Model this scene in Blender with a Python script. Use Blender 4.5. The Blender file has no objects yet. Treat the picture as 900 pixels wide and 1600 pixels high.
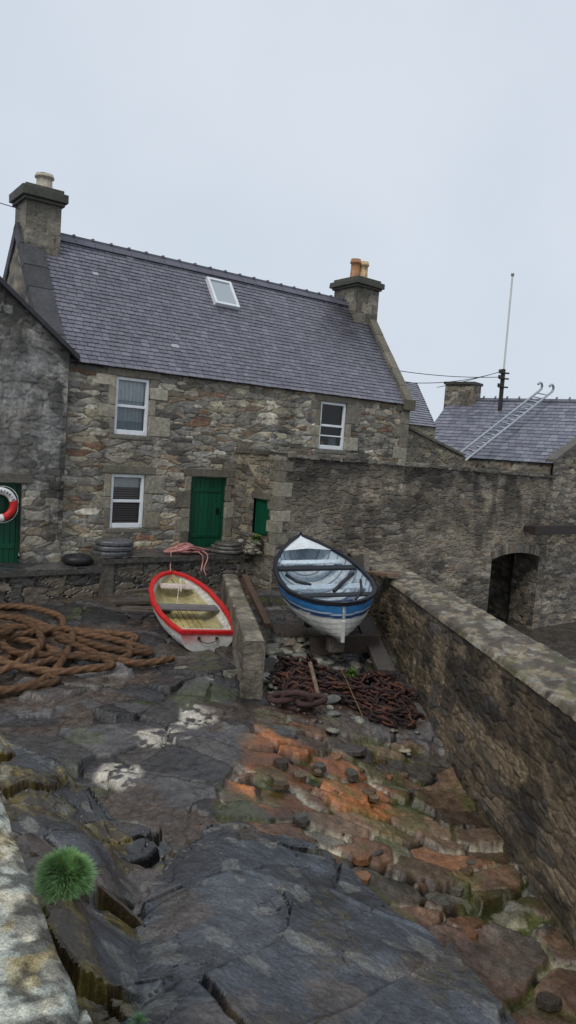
import bpy, math, random
import numpy as np
from mathutils import Vector, Matrix, noise
import bmesh
random.seed(11)
rng=np.random.default_rng(7)
TAB=rng.random((16,256,256))
C=bpy.context.scene.collection

# ------------------------------------------------------------------ noise
def hsh(ix,iy,k=0):
    return TAB[k%16,(np.asarray(ix).astype(int)+k*7)%256,(np.asarray(iy).astype(int)+k*13)%256]
def vnoise(x,y,k=0):
    x=np.asarray(x,float);y=np.asarray(y,float)
    ix=np.floor(x);iy=np.floor(y);fx=x-ix;fy=y-iy
    fx=fx*fx*(3-2*fx);fy=fy*fy*(3-2*fy)
    a=hsh(ix,iy,k);b=hsh(ix+1,iy,k);c=hsh(ix,iy+1,k);d=hsh(ix+1,iy+1,k)
    return (a*(1-fx)+b*fx)*(1-fy)+(c*(1-fx)+d*fx)*fy
def fbm(x,y,o=4,k=0):
    s=0;a=.5;t=0
    for i in range(o):
        s=s+a*vnoise(x*2**i+i*17.3,y*2**i+i*9.1,k+i);t+=a;a*=.5
    return s/t
def crack(x,y,w,k=0,o=4):
    return sst(0,w,np.abs(fbm(x,y,o,k)-.5))
def sst(a,b,x):
    t=np.clip((x-a)/(b-a),0,1);return t*t*(3-2*t)
def voro(U,V,cw,ch,seed=0,jit=.8,pw=3.,wt=.3,warp=.2):
    x=U/cw+warp*2*(fbm(U/cw*.9+seed,V/ch*.9,3,seed)-.5)
    y=V/ch+warp*2*(fbm(U/cw*.9+50+seed,V/ch*.9,3,seed+3)-.5)
    ix=np.floor(x);iy=np.floor(y)
    f1=np.full(x.shape,9.);f2=np.full(x.shape,9.);cx1=ix*0;cy1=iy*0;dx1=ix*0;dy1=iy*0
    for dj in(-1,0,1):
        for di in(-2,-1,0,1):
            cx=ix+di;cy=iy+dj
            px=cx+.5+.5*(cy%2)+jit*(hsh(cx,cy,seed)-.5)
            py=cy+.5+jit*.8*(hsh(cx,cy,seed+1)-.5)
            dx=np.abs(x-px);dy=np.abs(y-py)
            d=(dx**pw+dy**pw)**(1/pw)-wt*(hsh(cx,cy,seed+2)-.5)
            m=d<f1
            f2=np.where(m,f1,np.minimum(f2,d))
            cx1=np.where(m,cx,cx1);cy1=np.where(m,cy,cy1)
            dx1=np.where(m,x-px,dx1);dy1=np.where(m,y-py,dy1)
            f1=np.where(m,d,f1)
    return f2-f1,cx1,cy1,dx1,dy1
def lin(c):
    c=np.array(c,float)/255.
    return np.where(c<=.04045,c/12.92,((c+.055)/1.055)**2.4)
def mx(c,col,m): m=np.clip(m,0,1)[...,None];return c*(1-m)+np.array(lin(col))*m

# ------------------------------------------------------------------ mesh builder
class MB:
    def __init__(s): s.v=[];s.f=[];s.c=[];s.n=0
    def add(s,v,f,c):
        v=np.asarray(v,float).reshape(-1,3)
        c=np.asarray(c,float)
        if c.ndim==1: c=np.tile(c,(len(v),1))
        s.f+=[tuple(int(i)+s.n for i in q) for q in f]
        s.v.append(v);s.c.append(c);s.n+=len(v)
    def box(s,o,ax,ay,az,c,jit=0.):
        o=np.array(o,float);ax=np.array(ax,float);ay=np.array(ay,float);az=np.array(az,float)
        V=[o,o+ax,o+ax+ay,o+ay,o+az,o+ax+az,o+ax+ay+az,o+ay+az]
        V=np.array(V)
        if jit: V=V+np.array([[random.uniform(-jit,jit) for _ in range(3)] for _ in range(8)])
        s.add(V,[(0,3,2,1),(4,5,6,7),(0,1,5,4),(1,2,6,5),(2,3,7,6),(3,0,4,7)],c)
    def build(s,name,mat,parent=None,label=None,category=None,smooth=False,bevel=0,kind=None,group=None):
        me=bpy.data.meshes.new(name)
        V=np.concatenate(s.v);Cc=np.concatenate(s.c)
        me.from_pydata(V.tolist(),[],s.f);me.update()
        at=me.color_attributes.new("Col",'FLOAT_COLOR','POINT')
        at.data.foreach_set("color",np.concatenate([Cc,np.ones((len(Cc),1))],1).astype(np.float32).ravel())
        me.materials.append(mat)
        if smooth: me.polygons.foreach_set("use_smooth",[True]*len(me.polygons))
        ob=bpy.data.objects.new(name,me);C.objects.link(ob)
        if parent is not None: ob.parent=parent
        if label: ob["label"]=label
        if category: ob["category"]=category
        if kind: ob["kind"]=kind
        if group: ob["group"]=group
        if bevel:
            m=ob.modifiers.new("b",'BEVEL');m.width=bevel;m.segments=2;m.limit_method='ANGLE'
        return ob
def gridfaces(shape,keep=None):
    nv,nu=shape;idv=np.arange(nv*nu).reshape(nv,nu)
    if keep is None: keep=np.ones((nv-1,nu-1),bool)
    return np.stack([idv[:-1,:-1][keep],idv[:-1,1:][keep],idv[1:,1:][keep],idv[1:,:-1][keep]],1)
def empty(name,loc,label,category,group=None):
    e=bpy.data.objects.new(name,None);e.empty_display_size=.2;C.objects.link(e)
    e.location=loc;e["label"]=label;e["category"]=category
    if group:e["group"]=group
    bpy.context.view_layer.update()
    return e
def adopt(ob,par):
    ob.parent=par;ob.matrix_parent_inverse=par.matrix_world.inverted()

# ------------------------------------------------------------------ materials
def mk(name,rough=(.5,.8),nscale=18,nlo=.65,nhi=1.3,bump=.35,bscale=45,spec=.5,metal=0,bdist=.02,nscale2=3,fine=.18):
    m=bpy.data.materials.new(name);m.use_nodes=True;nt=m.node_tree;N=nt.nodes;L=nt.links
    b=N["Principled BSDF"]
    at=N.new("ShaderNodeAttribute");at.attribute_name="Col"
    tc=N.new("ShaderNodeNewGeometry")
    def noi(sc,de,ro=.6):
        n=N.new("ShaderNodeTexNoise");n.inputs["Scale"].default_value=sc;n.inputs["Detail"].default_value=de;n.inputs["Roughness"].default_value=ro
        L.new(tc.outputs["Position"],n.inputs["Vector"]);return n.outputs["Fac"]
    n1=noi(nscale,8,.65);n2=noi(nscale2,5);nb=noi(bscale,9,.72);n3=noi(nscale*6,6,.7)
    def mr(src,lo,hi,a=.3,bb=.7):
        q=N.new("ShaderNodeMapRange");q.inputs[1].default_value=a;q.inputs[2].default_value=bb;q.inputs[3].default_value=lo;q.inputs[4].default_value=hi
        L.new(src,q.inputs[0]);return q.outputs[0]
    def mul(x,y):
        mu=N.new("ShaderNodeMath");mu.operation='MULTIPLY';L.new(x,mu.inputs[0]);L.new(y,mu.inputs[1]);return mu.outputs[0]
    k=mul(mul(mr(n1,nlo,nhi),mr(n2,(nlo+1)/2,(nhi+1)/2)),mr(n3,1-fine*1.6,1+fine*1.6,.35,.65))
    vm=N.new("ShaderNodeVectorMath");vm.operation='SCALE';L.new(at.outputs["Color"],vm.inputs[0]);L.new(k,vm.inputs["Scale"])
    L.new(vm.outputs[0],b.inputs["Base Color"])
    L.new(mr(n1,rough[0],rough[1],.38,.62),b.inputs["Roughness"])
    bp=N.new("ShaderNodeBump");bp.inputs["Strength"].default_value=bump;bp.inputs["Distance"].default_value=bdist
    L.new(nb,bp.inputs["Height"]);L.new(bp.outputs[0],b.inputs["Normal"])
    b.inputs["Specular IOR Level"].default_value=spec;b.inputs["Metallic"].default_value=metal
    return m
M_STONE=mk("rubble_stone",(.5,.85),12,.65,1.32,.55,32,.35,bdist=.022,fine=.3)
M_COARSE=mk("lichen_stone",(.7,.95),38,.6,1.4,.6,90,.25,bdist=.008,nscale2=9,fine=.3)
M_WET=mk("wet_slate_stone",(.08,.42),11,.6,1.4,.55,24,.6,bdist=.018,fine=.3)
M_ROCK=mk("wet_bedrock",(.06,.32),9,.6,1.4,.55,18,.65,bdist=.013,fine=.3)
M_SLATE=mk("roof_slate",(.22,.38),9,.88,1.12,.2,30,.6,fine=.06)
M_PAINT=mk("painted_wood",(.35,.5),8,.88,1.06,.08,60,.4,fine=.04)
M_WORN=mk("worn_paint",(.4,.65),14,.75,1.1,.15,50,.4,fine=.1)
M_WOOD=mk("weathered_wood",(.4,.75),20,.6,1.3,.4,60,.4)
M_RUST=mk("rusty_iron",(.55,.85),30,.5,1.4,.5,80,.3)
M_ROPE=mk("rope_fibre",(.7,.9),14,.6,1.35,.4,120,.2)
M_METAL=mk("galvanised_metal",(.3,.5),20,.85,1.1,.1,60,.5,metal=.5)
M_LEAF=mk("plant_leaf",(.5,.7),20,.7,1.3,.1,60,.3)
M_CLOTH=mk("curtain_cloth",(.8,.95),10,.9,1.08,.1,90,.1,fine=.05)
def glassmat():
    m=bpy.data.materials.new("window_glass");m.use_nodes=True;nt=m.node_tree;N=nt.nodes;L=nt.links
    N.remove(N["Principled BSDF"]);o=N["Material Output"]
    t=N.new("ShaderNodeBsdfTransparent");t.inputs[0].default_value=(.8,.85,.85,1)
    g=N.new("ShaderNodeBsdfGlossy");g.inputs["Roughness"].default_value=.03
    f=N.new("ShaderNodeFresnel");f.inputs[0].default_value=1.5
    x=N.new("ShaderNodeMixShader");L.new(f.outputs[0],x.inputs[0]);L.new(t.outputs[0],x.inputs[1]);L.new(g.outputs[0],x.inputs[2]);L.new(x.outputs[0],o.inputs[0])
    return m
M_GLASS=glassmat()

# ------------------------------------------------------------------ house frame
D=np.array([.7995,.6006,0]);Nn=np.array([-.6006,.7995,0]);Z=np.array([0,0,1.])
O0=np.array([-4.7901,15.3869,0])
def P(t,s,z): return O0+D*t+Nn*s+Z*z
def bts(mb,t0,t1,s0,s1,z0,z1,c,jit=0.): mb.box(P(t0,s0,z0),D*(t1-t0),Nn*(s1-s0),Z*(z1-z0),c,jit)

def sheet(mb,O,ud,vd,nd,W,H,res,cw,ch,seed,pal,mortar,depth=.03,holes=(),top=None,vb=0,gw=.09,fn=None,pw=5.,wt=.3,warp=.15,jit=.8,fade=.06,bulge=.04,vary=(.66,.62)):
    def grid(L,br):
        b=sorted(set([0.,L]+[x for x in br if 0<x<L]));out=[]
        for a,c in zip(b[:-1],b[1:]):
            n=max(1,int(round((c-a)/res)));out+=list(np.linspace(a,c,n,endpoint=False))
        return np.array(out+[L])
    us=grid(W,[h[0] for h in holes]+[h[2] for h in holes]);vs=grid(H,[h[1] for h in holes]+[h[3] for h in holes])
    U,V=np.meshgrid(us,vs)
    if top is not None:
        T=top(U);V=np.where(V<=vb,V,vb+(V-vb)*(T-vb)/(H-vb))
    Ud=U+.03*(fbm(U*5,V*5,3,seed+8)-.5);Vd=V+.03*(fbm(U*4+5,V*5,3,seed+9)-.5)+.05*(fbm(U*.6,V*.6,2,seed)-.5)
    e,cx,cy,dx,dy=voro(Ud,Vd,cw,ch,seed,jit,pw,wt,warp)
    gwv=gw*(.5+1.0*fbm(U*3,V*3,2,seed+1))
    g=sst(0,1,e/gwv)
    r1=hsh(cx,cy,seed+5);r2=hsh(cx,cy,seed+6);r3=hsh(cx,cy,seed+7);r4=hsh(cx,cy,seed+9)
    h=depth*(g-1)+bulge*.6*(r3-.5)*g+bulge*.4*((r4-.5)*dx+(r2-.5)*dy)*g+(fbm(U*9,V*18,3,seed)-.5)*.02*g+(fbm(U*.5,V*.5,2,seed)-.5)*bulge
    ed=np.minimum(np.minimum(U,W-U),9)
    for a,b,c,d in holes:
        q=np.maximum(np.maximum(a-U,U-c),np.maximum(b-V,V-d));ed=np.minimum(ed,np.maximum(q,0))
    h=h*sst(0,fade,ed) if fade else h
    pal=np.array([lin(p) for p in pal]);idx=np.minimum((r1*len(pal)).astype(int),len(pal)-1)
    col=pal[idx]*(vary[0]+vary[1]*r2)[...,None]
    col=col*(.7+.6*fbm(U*7,V*24,4,seed+2))[...,None]
    mo=np.array(lin(mortar))*(.4+1.0*fbm(U*2.2,V*2.2,4,seed+4))[...,None]
    g2=g[...,None];col=mo*(1-g2)+col*g2
    if fn is not None: col=fn(U,V,col)
    O=np.array(O,float);X=O+U[...,None]*ud+V[...,None]*vd+h[...,None]*nd
    uc=(us[:-1]+us[1:])/2;vc=(vs[:-1]+vs[1:])/2;UC,VC=np.meshgrid(uc,vc);keep=np.ones(UC.shape,bool)
    for a,b,c,d in holes: keep&=~((UC>a)&(UC<c)&(VC>b)&(VC<d))
    mb.add(X.reshape(-1,3),gridfaces(U.shape,keep).tolist(),col.reshape(-1,3))

def slates(mb,O,ud,vd,W,H,ex=.118,wd=.19,pal=((116,114,124),(110,108,118),(121,120,129),(113,111,119),(107,106,116)),left=None,right=None,dark=None):
    ud=np.array(ud,float);vd=np.array(vd,float);nd=np.cross(ud,vd);O=np.array(O,float)
    pal=[lin(p) for p in pal]
    if left is None and right is None: mb.add([O-nd*.01,O+ud*W-nd*.01,O+ud*W+vd*H-nd*.01,O+vd*H-nd*.01],[(0,1,2,3)],lin((36,36,42)))
    rows=int(H/ex)+1
    for j in range(rows):
        v0=j*ex;v1=min(v0+ex+.035,H)
        if v1-v0<.02: continue
        lo=0 if left is None else left(v0);hi=W if right is None else right(v0)
        u=lo-(wd*.5 if j%2 else 0)-random.uniform(0,.03)
        while u<hi:
            w=wd*random.uniform(.8,1.2);a=max(u,lo);b=min(u+w-.01,hi)
            if b-a>.02:
                c=random.choice(pal)*random.uniform(.86,1.1)
                if random.random()>.998:c=lin((170,170,175))
                if dark is not None:c=c*dark((a+b)/2,v0)
                l=.022+random.uniform(0,.007);jj=random.uniform(-.006,.006)
                p=[O+ud*a+vd*(v0+jj)+nd*l,O+ud*b+vd*(v0+jj)+nd*(l+random.uniform(-.003,.003)),O+ud*b+vd*v1+nd*.004,O+ud*a+vd*v1+nd*.004,
                   O+ud*a+vd*(v0+jj),O+ud*b+vd*(v0+jj)]
                mb.add(p,[(0,1,2,3),(4,5,1,0),(4,0,3),(5,2,1)],np.array([c*.9,c*.9,c,c,c*.2,c*.2]))
            u+=w

PAL_H=[(164,157,142),(142,137,128),(126,124,119),(196,189,172),(118,109,97),(150,132,110),(154,151,143),(104,100,94),(168,157,134),(134,129,119),(148,142,130),(180,171,149),(132,104,84)]
PAL_A=[(134,125,111),(120,114,104),(110,105,98),(148,138,121),(98,92,84),(126,113,97),(144,138,127)]
DRESS=[(176,169,150),(160,153,136),(184,177,158),(148,141,124)]

# ------------------------------------------------------------------ cottage
L_=10.0865;W_=2.1786;zE=1.5539;zR=4.4653;zF=-2.7
W1=(1.1254,.8023,.0645,1.3145);W2=(1.1254,.8023,-2.0028,-.8032);W3=(6.8399,.894,.0645,1.3145)
DOOR=(3.1064,.9707,-2.55,-.7993)
house=empty("stone_cottage",tuple(P(5,1,zF)),"two-storey rubble stone cottage with slate roof and green door","house")
mb=MB()
holes=[(w[0]+.45,w[2]-zF,w[0]+w[1]+.45,w[3]-zF) for w in(W1,W2,W3,DOOR)]
def stain_toneH(U,V,c):
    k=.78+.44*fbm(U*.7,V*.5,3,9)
    k=k*(1-.4*sst(4.0,4.25,V+.15*fbm(U*4,V,3,1)))  # darker band along the wall top, just below the eave
    k=k*(1-.35*sst(.9,0,np.abs(U-4.7))*sst(3.,1.,V))  # darker low down around the annex corner
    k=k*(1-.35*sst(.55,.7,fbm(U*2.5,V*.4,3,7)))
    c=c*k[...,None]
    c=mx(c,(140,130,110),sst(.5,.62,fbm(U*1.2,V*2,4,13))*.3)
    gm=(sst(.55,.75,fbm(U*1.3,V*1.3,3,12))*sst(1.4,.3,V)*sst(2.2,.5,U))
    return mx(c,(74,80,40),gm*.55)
sheet(mb,P(-.45,0,zF),D,Z,-Nn,L_+.45,zE-zF+.02,.017,.34,.102,1,PAL_H,(122,112,94),.02,holes,fn=stain_toneH,wt=.65,jit=.95,warp=.12,gw=.12,bulge=.022)
top=lambda U:(zE-zF)+(zR-zE)*(1-np.abs(U-W_)/W_)
sheet(mb,P(-.45,2*W_,zF),-Nn,Z,-D,2*W_,zR-zF,.08,.36,.15,2,PAL_A,(80,74,62),.03,top=top,vb=3)
sheet(mb,P(L_,0,zF-2),Nn,Z,D,2*W_,zR-zF+2,.08,.36,.15,3,PAL_A,(80,74,62),.03,top=lambda U:top(U)+2,vb=4)
sheet(mb,P(L_,2*W_,zF),-D,Z,Nn,L_+.45,zE-zF,.1,.36,.15,4,PAL_A,(80,74,62),.03)
o=mb.build("wall",M_STONE,smooth=True);adopt(o,house)
def dress(w,sill=True,kk=1.):
    mb=MB();t0,wd,zb,zt=w;t1=t0+wd
    def blk(a,b,c,d,col=None):
        col=lin(random.choice(DRESS))*random.uniform(.5,.92)*kk if col is None else col
        bts(mb,a+.006,b-.006,-.018+random.uniform(-.006,.006),.16,c+.006,d-.006,col,.012)
    for side in(0,1):
        z=zb;k=side
        while z<zt-.05:
            h=random.uniform(.24,.46);z2=z+h
            if zt-z2<.15:z2=zt
            l=(.46 if k%2 else .2)*random.uniform(.7,1.25)
            if side==0: blk(t0-l,t0,z,z2)
            else: blk(t1,t1+l,z,z2)
            z=z2;k+=1
    blk(t0-.22,t1+.24,zt,zt+.2,lin((118,112,98))*.8)
    if sill: blk(t0-.1,t1+.1,zb-.11,zb,lin((126,122,112))*.8)
    o=mb.build("window_surround" if sill else "door_surround",M_STONE,bevel=.014);adopt(o,house)
for w in(W1,W2,W3):dress(w)
dress(DOOR,False,.75)
mb=MB();z=zF+.3;k=0
while z<zE-.2:
    h=random.uniform(.28,.4);l=.5 if k%2 else .28
    bts(mb,L_-l,L_+.03,-.03,.3,z,min(z+h,zE)-.004,lin(random.choice(DRESS))*random.uniform(.45,.75),.004);z+=h;k+=1
o=mb.build("corner_stone",M_STONE,bevel=.012);adopt(o,house);o["kind"]="stuff"

def window(w,kind):
    t0,wd,zb,zt=w;t1=t0+wd;wc=lin((230,233,236));H=zt-zb
    fr=MB();f=.07;s0,s1=.04,.12
    def b(a,c,d,e,ss0=s0,ss1=s1): bts(fr,a,c,ss0,ss1,d,e,wc)
    b(t0+.002,t0+f,zb,zt);b(t1-f,t1-.002,zb,zt);b(t0+f,t1-f,zt-f,zt);b(t0+f,t1-f,zb+.002,zb+f*1.5,s0-.01,s1)
    zm=zb+H*.5;g=.035
    b(t0+f,t1-f,zm-.03,zm+.03,s0+.01,s1-.01)
    if kind==3: b(t0+f,t1-f,zb+H*.27,zb+H*.27+g,s0+.02,s1-.02)
    par=fr.build("window",M_PAINT,bevel=.006);adopt(par,house)
    par["label"]={1:"white sash window with net curtains",2:"white sash window with a brown blind",3:"white sash window with dark panes"}[kind]
    gl=MB();gl.add([P(t0+f,.1,zb+f),P(t1-f,.1,zb+f),P(t1-f,.1,zt-f),P(t0+f,.1,zt-f)],[(0,1,2,3)],(1,1,1))
    q=gl.build("glass",M_GLASS);q.parent=par;q.matrix_parent_inverse=par.matrix_world.inverted()
    cu=MB();n=60;ts=np.linspace(t0+f*.5,t1-f*.5,n)
    def strip(za,zb_,col,amp,s=.19,fr=70):
        v=[];c=[]
        for i,t in enumerate(ts):
            k=math.sin(t*fr)+.5*math.sin(t*fr*2.3+1)
            v+=[P(t,s+amp*k,za),P(t,s+amp*k*.6,zb_)];c+=[col*(.88+.08*k)]*2
        cu.add(v,[(2*i,2*i+2,2*i+3,2*i+1) for i in range(n-1)],np.array(c))
    if kind==1:
        strip(zb+.03,zt-.03,lin((204,210,216)),.008);strip(zm+.12,zt-.05,lin((244,246,248)),.012,.165)
        strip(zb+.0,zb+.3,lin((160,170,182)),.01,.17)
    elif kind==2:
        nsl=16
        for i in range(nsl):
            za=zb+.05+i*(H*.72/nsl);bts(cu,t0+f*.5,t1-f*.5,.16,.185,za,za+H*.72/nsl-.012,lin((142,128,126)))
        bts(cu,t0+.01,t1-.01,.17,.2,zt-H*.28,zt-.04,lin((226,222,220)))
    else:
        bts(cu,t0+.01,t1-.01,.3,.32,zb,zt,lin((30,32,36)))  # dark sheet painted in place of the dim room behind the glass
        bts(cu,t0+.5,t0+.75,.2,.25,zb+.05,zb+.32,lin((130,135,140)));bts(cu,t0+.2,t0+.32,.2,.25,zb+.05,zb+.2,lin((150,120,100)))
    bts(cu,t0-.02,t1+.02,.35,.37,zb-.02,zt+.02,lin((20,20,22)))  # near-black back sheet, interior darkness put into its colour
    q=cu.build("curtain_dark_backing" if kind!=3 else "window_interior",M_CLOTH);q.parent=par;q.matrix_parent_inverse=par.matrix_world.inverted()
window(W1,1);window(W2,2);window(W3,3)
GREEN=lin((10,76,52))
def plank_door(t0,t1,z0,z1,s,par,col=GREEN,n=7):
    m=MB();w=(t1-t0)/n
    for i in range(n): bts(m,t0+i*w+.004,t0+(i+1)*w-.004,s,s+.04,z0,z1,col*random.uniform(.85,1.1))
    bts(m,t0,t1,s+.02,s+.05,z0,z1,col*.4)
    for zz in(z0+.3,z1-.3): bts(m,t0+.03,t1-.03,s-.02,s,zz,zz+.09,col*.9)
    q=m.build("door",M_PAINT,bevel=.004);adopt(q,par)
    fr=MB();bts(fr,t0-.06,t0,s-.03,s+.08,z0,z1+.06,col*.8);bts(fr,t1,t1+.06,s-.03,s+.08,z0,z1+.06,col*.8);bts(fr,t0,t1,s-.03,s+.08,z1,z1+.06,col*.8)
    q2=fr.build("door_frame",M_PAINT);adopt(q2,par)
    h=MB();bts(h,t1-.12,t1-.08,s-.05,s,z0+.85,z0+1.0,lin((30,30,30)));q3=h.build("handle",M_METAL);q3.parent=q;q3.matrix_parent_inverse=q.matrix_world.inverted()
plank_door(DOOR[0]+.06,DOOR[0]+DOOR[1]-.06,DOOR[2],DOOR[3]-.06,.1,house)
run=math.hypot(W_,zR-zE)
vd=(Nn*W_+Z*(zR-zE))/run;vd2=(-Nn*W_+Z*(zR-zE))/run
ndr=np.cross(D,vd)
mb=MB();E=.1
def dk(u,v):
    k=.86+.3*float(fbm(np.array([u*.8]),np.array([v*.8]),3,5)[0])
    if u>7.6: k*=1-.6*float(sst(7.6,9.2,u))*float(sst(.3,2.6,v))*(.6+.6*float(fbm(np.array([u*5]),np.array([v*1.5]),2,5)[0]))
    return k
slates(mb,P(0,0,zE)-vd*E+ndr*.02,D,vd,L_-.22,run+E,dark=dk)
slates(mb,P(L_-.22,2*W_,zE)-vd2*E+np.cross(-D,vd2)*.02,-D,vd2,L_-.22,run+E,.3,.4)
roof=mb.build("roof",M_SLATE);adopt(roof,house)
mb=MB();t=.4
while t<9.25:
    l=.46;c=lin((88,87,97))*random.uniform(.85,1.15)
    for q,vv in((vd,1),(vd2,-1)):
        nn=np.cross(D,vd) if vv==1 else np.cross(-D,vd2)
        a=P(t,W_,zR)+nn*.05+Z*.02;mb.box(a-q*.17,D*(l-.012),q*.17,nn*.02,c)
    mb.box(P(t,W_-.03,zR+.075),D*(l-.012),Nn*.06,Z*.05,c)
    mb.box(P(t+l-.05,W_-.05,zR+.09),D*.05,Nn*.1,Z*.06,c*.9)
    t+=l
o=mb.build("ridge_tile",M_SLATE);o.parent=roof;o.matrix_parent_inverse=roof.matrix_world.inverted();o["kind"]="stuff"
def skew(t0,t1,col,h=.14,lo=-.12,foot=False):
    mb=MB()
    for q in((vd,1),(vd2,-1)):
        nn=np.cross(D,vd) if q[1]==1 else np.cross(-D,vd2);base=P(t0,0 if q[1]==1 else 2*W_,zE)
        n=6;Lr=run+.1-lo
        for i in range(n):
            mb.box(base+q[0]*(lo+i*Lr/n)-nn*.12,D*(t1-t0),q[0]*(Lr/n-.008),nn*(h+.12+random.uniform(-.01,.01)),col*random.uniform(.85,1.1))
    if foot: mb.box(P(L_-.3,-.18,zE-.22),D*.38,Nn*.4,Z*.3,lin((96,90,76)))
    o=mb.build("skew_stone",M_STONE,bevel=.012);adopt(o,house);o["kind"]="stuff"
skew(L_-.24,L_+.06,lin((118,112,98)),foot=True);skew(-.5,0.02,lin((74,74,76)),h=.1)
mb=MB();bts(mb,.0,L_-.31,-.05,.0,zE-.06,zE-.01,lin((58,56,56)));o=mb.build("eave_board",M_WOOD);adopt(o,house)

def chimney(t0,t1,s0,s1,zb,zt,capz,seed,par,colk=1.):
    mb=MB();pal=[(142,136,122),(130,124,110),(116,110,98),(152,144,126)]
    def fn(U,V,c):
        k=.7+.5*fbm(U*2,V*1.2,3,seed);k=k*(1-.4*sst(zt-zb-.5,zt-zb,V+.3*fbm(U*5,V*2,3,3)));return c*k[...,None]*colk
    kw=dict(depth=.015,fn=fn,pw=6.,wt=.1,warp=.05,jit=.3,fade=.03,bulge=.015,gw=.06)
    h=zt-zb
    for Oo,ud,nd,w in((P(t0,s0,zb),D,-Nn,t1-t0),(P(t0,s1,zb),-Nn,-D,s1-s0),(P(t1,s0,zb),Nn,D,s1-s0),(P(t1,s1,zb),-D,Nn,t1-t0)):
        sheet(mb,Oo,ud,Z,nd,w,h,.03,.46,.3,seed,pal,(96,92,84),**kw)
    ch=mb.build("chimney",M_STONE,smooth=True);ch.parent=roof if par is house else par;ch.matrix_parent_inverse=ch.parent.matrix_world.inverted()
    mb=MB();c=lin((76,76,68))*colk
    bts(mb,t0-.12,t1+.12,s0-.12,s1+.12,zt,zt+capz,c,.01);bts(mb,t0-.06,t1+.06,s0-.06,s1+.06,zt-.07,zt+.002,c*1.1)
    bts(mb,t0-.03,t1+.03,s0-.03,s1+.03,zt+capz,zt+capz+.08,c*1.2,.01)
    q=mb.build("chimney_cap",M_STONE,bevel=.015)
    q.parent=ch.parent;q.matrix_parent_inverse=ch.parent.matrix_world.inverted()
    return zt+capz+.08
def potmesh(c,z0,h,r,col):
    mb=MB()
    prof=[(r*1.05,0),(r*1.0,.05),(r*.92,h*.5),(r*.9,h*.78),(r*1.12,h*.8),(r*1.12,h*.9),(r*.98,h*.91),(r*1.02,h),(r*.75,h),(r*.7,h*.6)]
    n=16;v=[];f=[]
    for a,b in prof:
        for i in range(n):
            th=2*math.pi*i/n;v.append((c[0]+a*math.cos(th),c[1]+a*math.sin(th),z0+b))
    for j in range(len(prof)-1):
        for i in range(n): f.append((j*n+i,j*n+(i+1)%n,(j+1)*n+(i+1)%n,(j+1)*n+i))
    mb.add(v,f,col);q=mb.build("chimney_pot",M_STONE,smooth=True);q.parent=roof;q.matrix_parent_inverse=roof.matrix_world.inverted()
zz=chimney(-.4,.38,1.75,2.55,2.6,5.1,.2,5,house)
potmesh(P(.1,2.15,0),zz-.02,.4,.19,lin((186,176,158)))
zz=chimney(9.25,10.14,1.7,2.75,3.3,5.0,.16,6,house,.95)
potmesh(P(9.55,2.2,0),zz-.02,.62,.15,lin((176,130,92)));potmesh(P(9.86,2.2,0),zz-.02,.6,.16,lin((206,176,134)))
mb=MB();t0,t1=4.25,4.98;v0,v1=1.43/W_*run,1.97/W_*run
B0=P(0,0,zE)+ndr*.03
wc=lin((228,231,234));f=.07
for a,b,c,d in((t0,t0+f,v0,v1),(t1-f,t1,v0,v1),(t0+f,t1-f,v0,v0+f),(t0+f,t1-f,v1-f,v1)):
    mb.box(B0+D*a+vd*c,D*(b-a),vd*(d-c),ndr*.12,wc)
sk=mb.build("skylight",M_PAINT,bevel=.006);sk.parent=roof;sk.matrix_parent_inverse=roof.matrix_world.inverted()
def plain(name,col,rough):
    m=bpy.data.materials.new(name);m.use_nodes=True;b=m.node_tree.nodes["Principled BSDF"];b.inputs["Base Color"].default_value=(*lin(col),1);b.inputs["Roughness"].default_value=rough
    n=m.node_tree.nodes.new("ShaderNodeTexNoise");n.inputs["Scale"].default_value=3;bp=m.node_tree.nodes.new("ShaderNodeBump");bp.inputs["Strength"].default_value=.02
    m.node_tree.links.new(n.outputs[0],bp.inputs["Height"]);m.node_tree.links.new(bp.outputs[0],b.inputs["Normal"]);return m
M_SKYL=plain("skylight_glass",(166,174,180),.05)
mb=MB();mb.box(B0+D*(t0+f)+vd*(v0+f),D*(t1-t0-2*f),vd*(v1-v0-2*f),ndr*.08,(.1,.1,.1));q=mb.build("skylight_pane",M_SKYL);q.parent=roof;q.matrix_parent_inverse=roof.matrix_world.inverted()

# ------------------------------------------------------------------ left gabled house
gh=empty("gabled_house",tuple(P(-2.8,0,zF)),"grey rendered stone gable house with green door","house")
mb=MB();tz=lambda t:1.66+(2.2)*(1-np.abs(t+2.8)/2.8)
dl=(-1.75,-.85,-2.68,-1.05)
def stL(U,V,c):
    g=np.array(lin((142,141,138)))*(.45+1.0*fbm(U*3,V*3,6,2))[...,None]
    m=sst(1.4,2.3,V+.8*(fbm(U*2,V*2,3,8)-.5))*(.6+.3*sst(.4,.6,fbm(U*1.5,V*1.5,4,15)))
    c=c*(1-m[...,None])+g*m[...,None]
    k=.75+.5*fbm(U*1.5,V*.8,3,1)
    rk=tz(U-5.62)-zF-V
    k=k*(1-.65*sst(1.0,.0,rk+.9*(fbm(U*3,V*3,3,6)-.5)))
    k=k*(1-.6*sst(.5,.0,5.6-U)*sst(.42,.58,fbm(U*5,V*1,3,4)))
    k=k*(1-.4*sst(.5,.62,fbm(U*2.2,V*1.4,5,10)))
    return mx(c*k[...,None],(176,176,168),sst(.6,.68,fbm(U*5,V*5,4,14))*.35)
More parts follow.
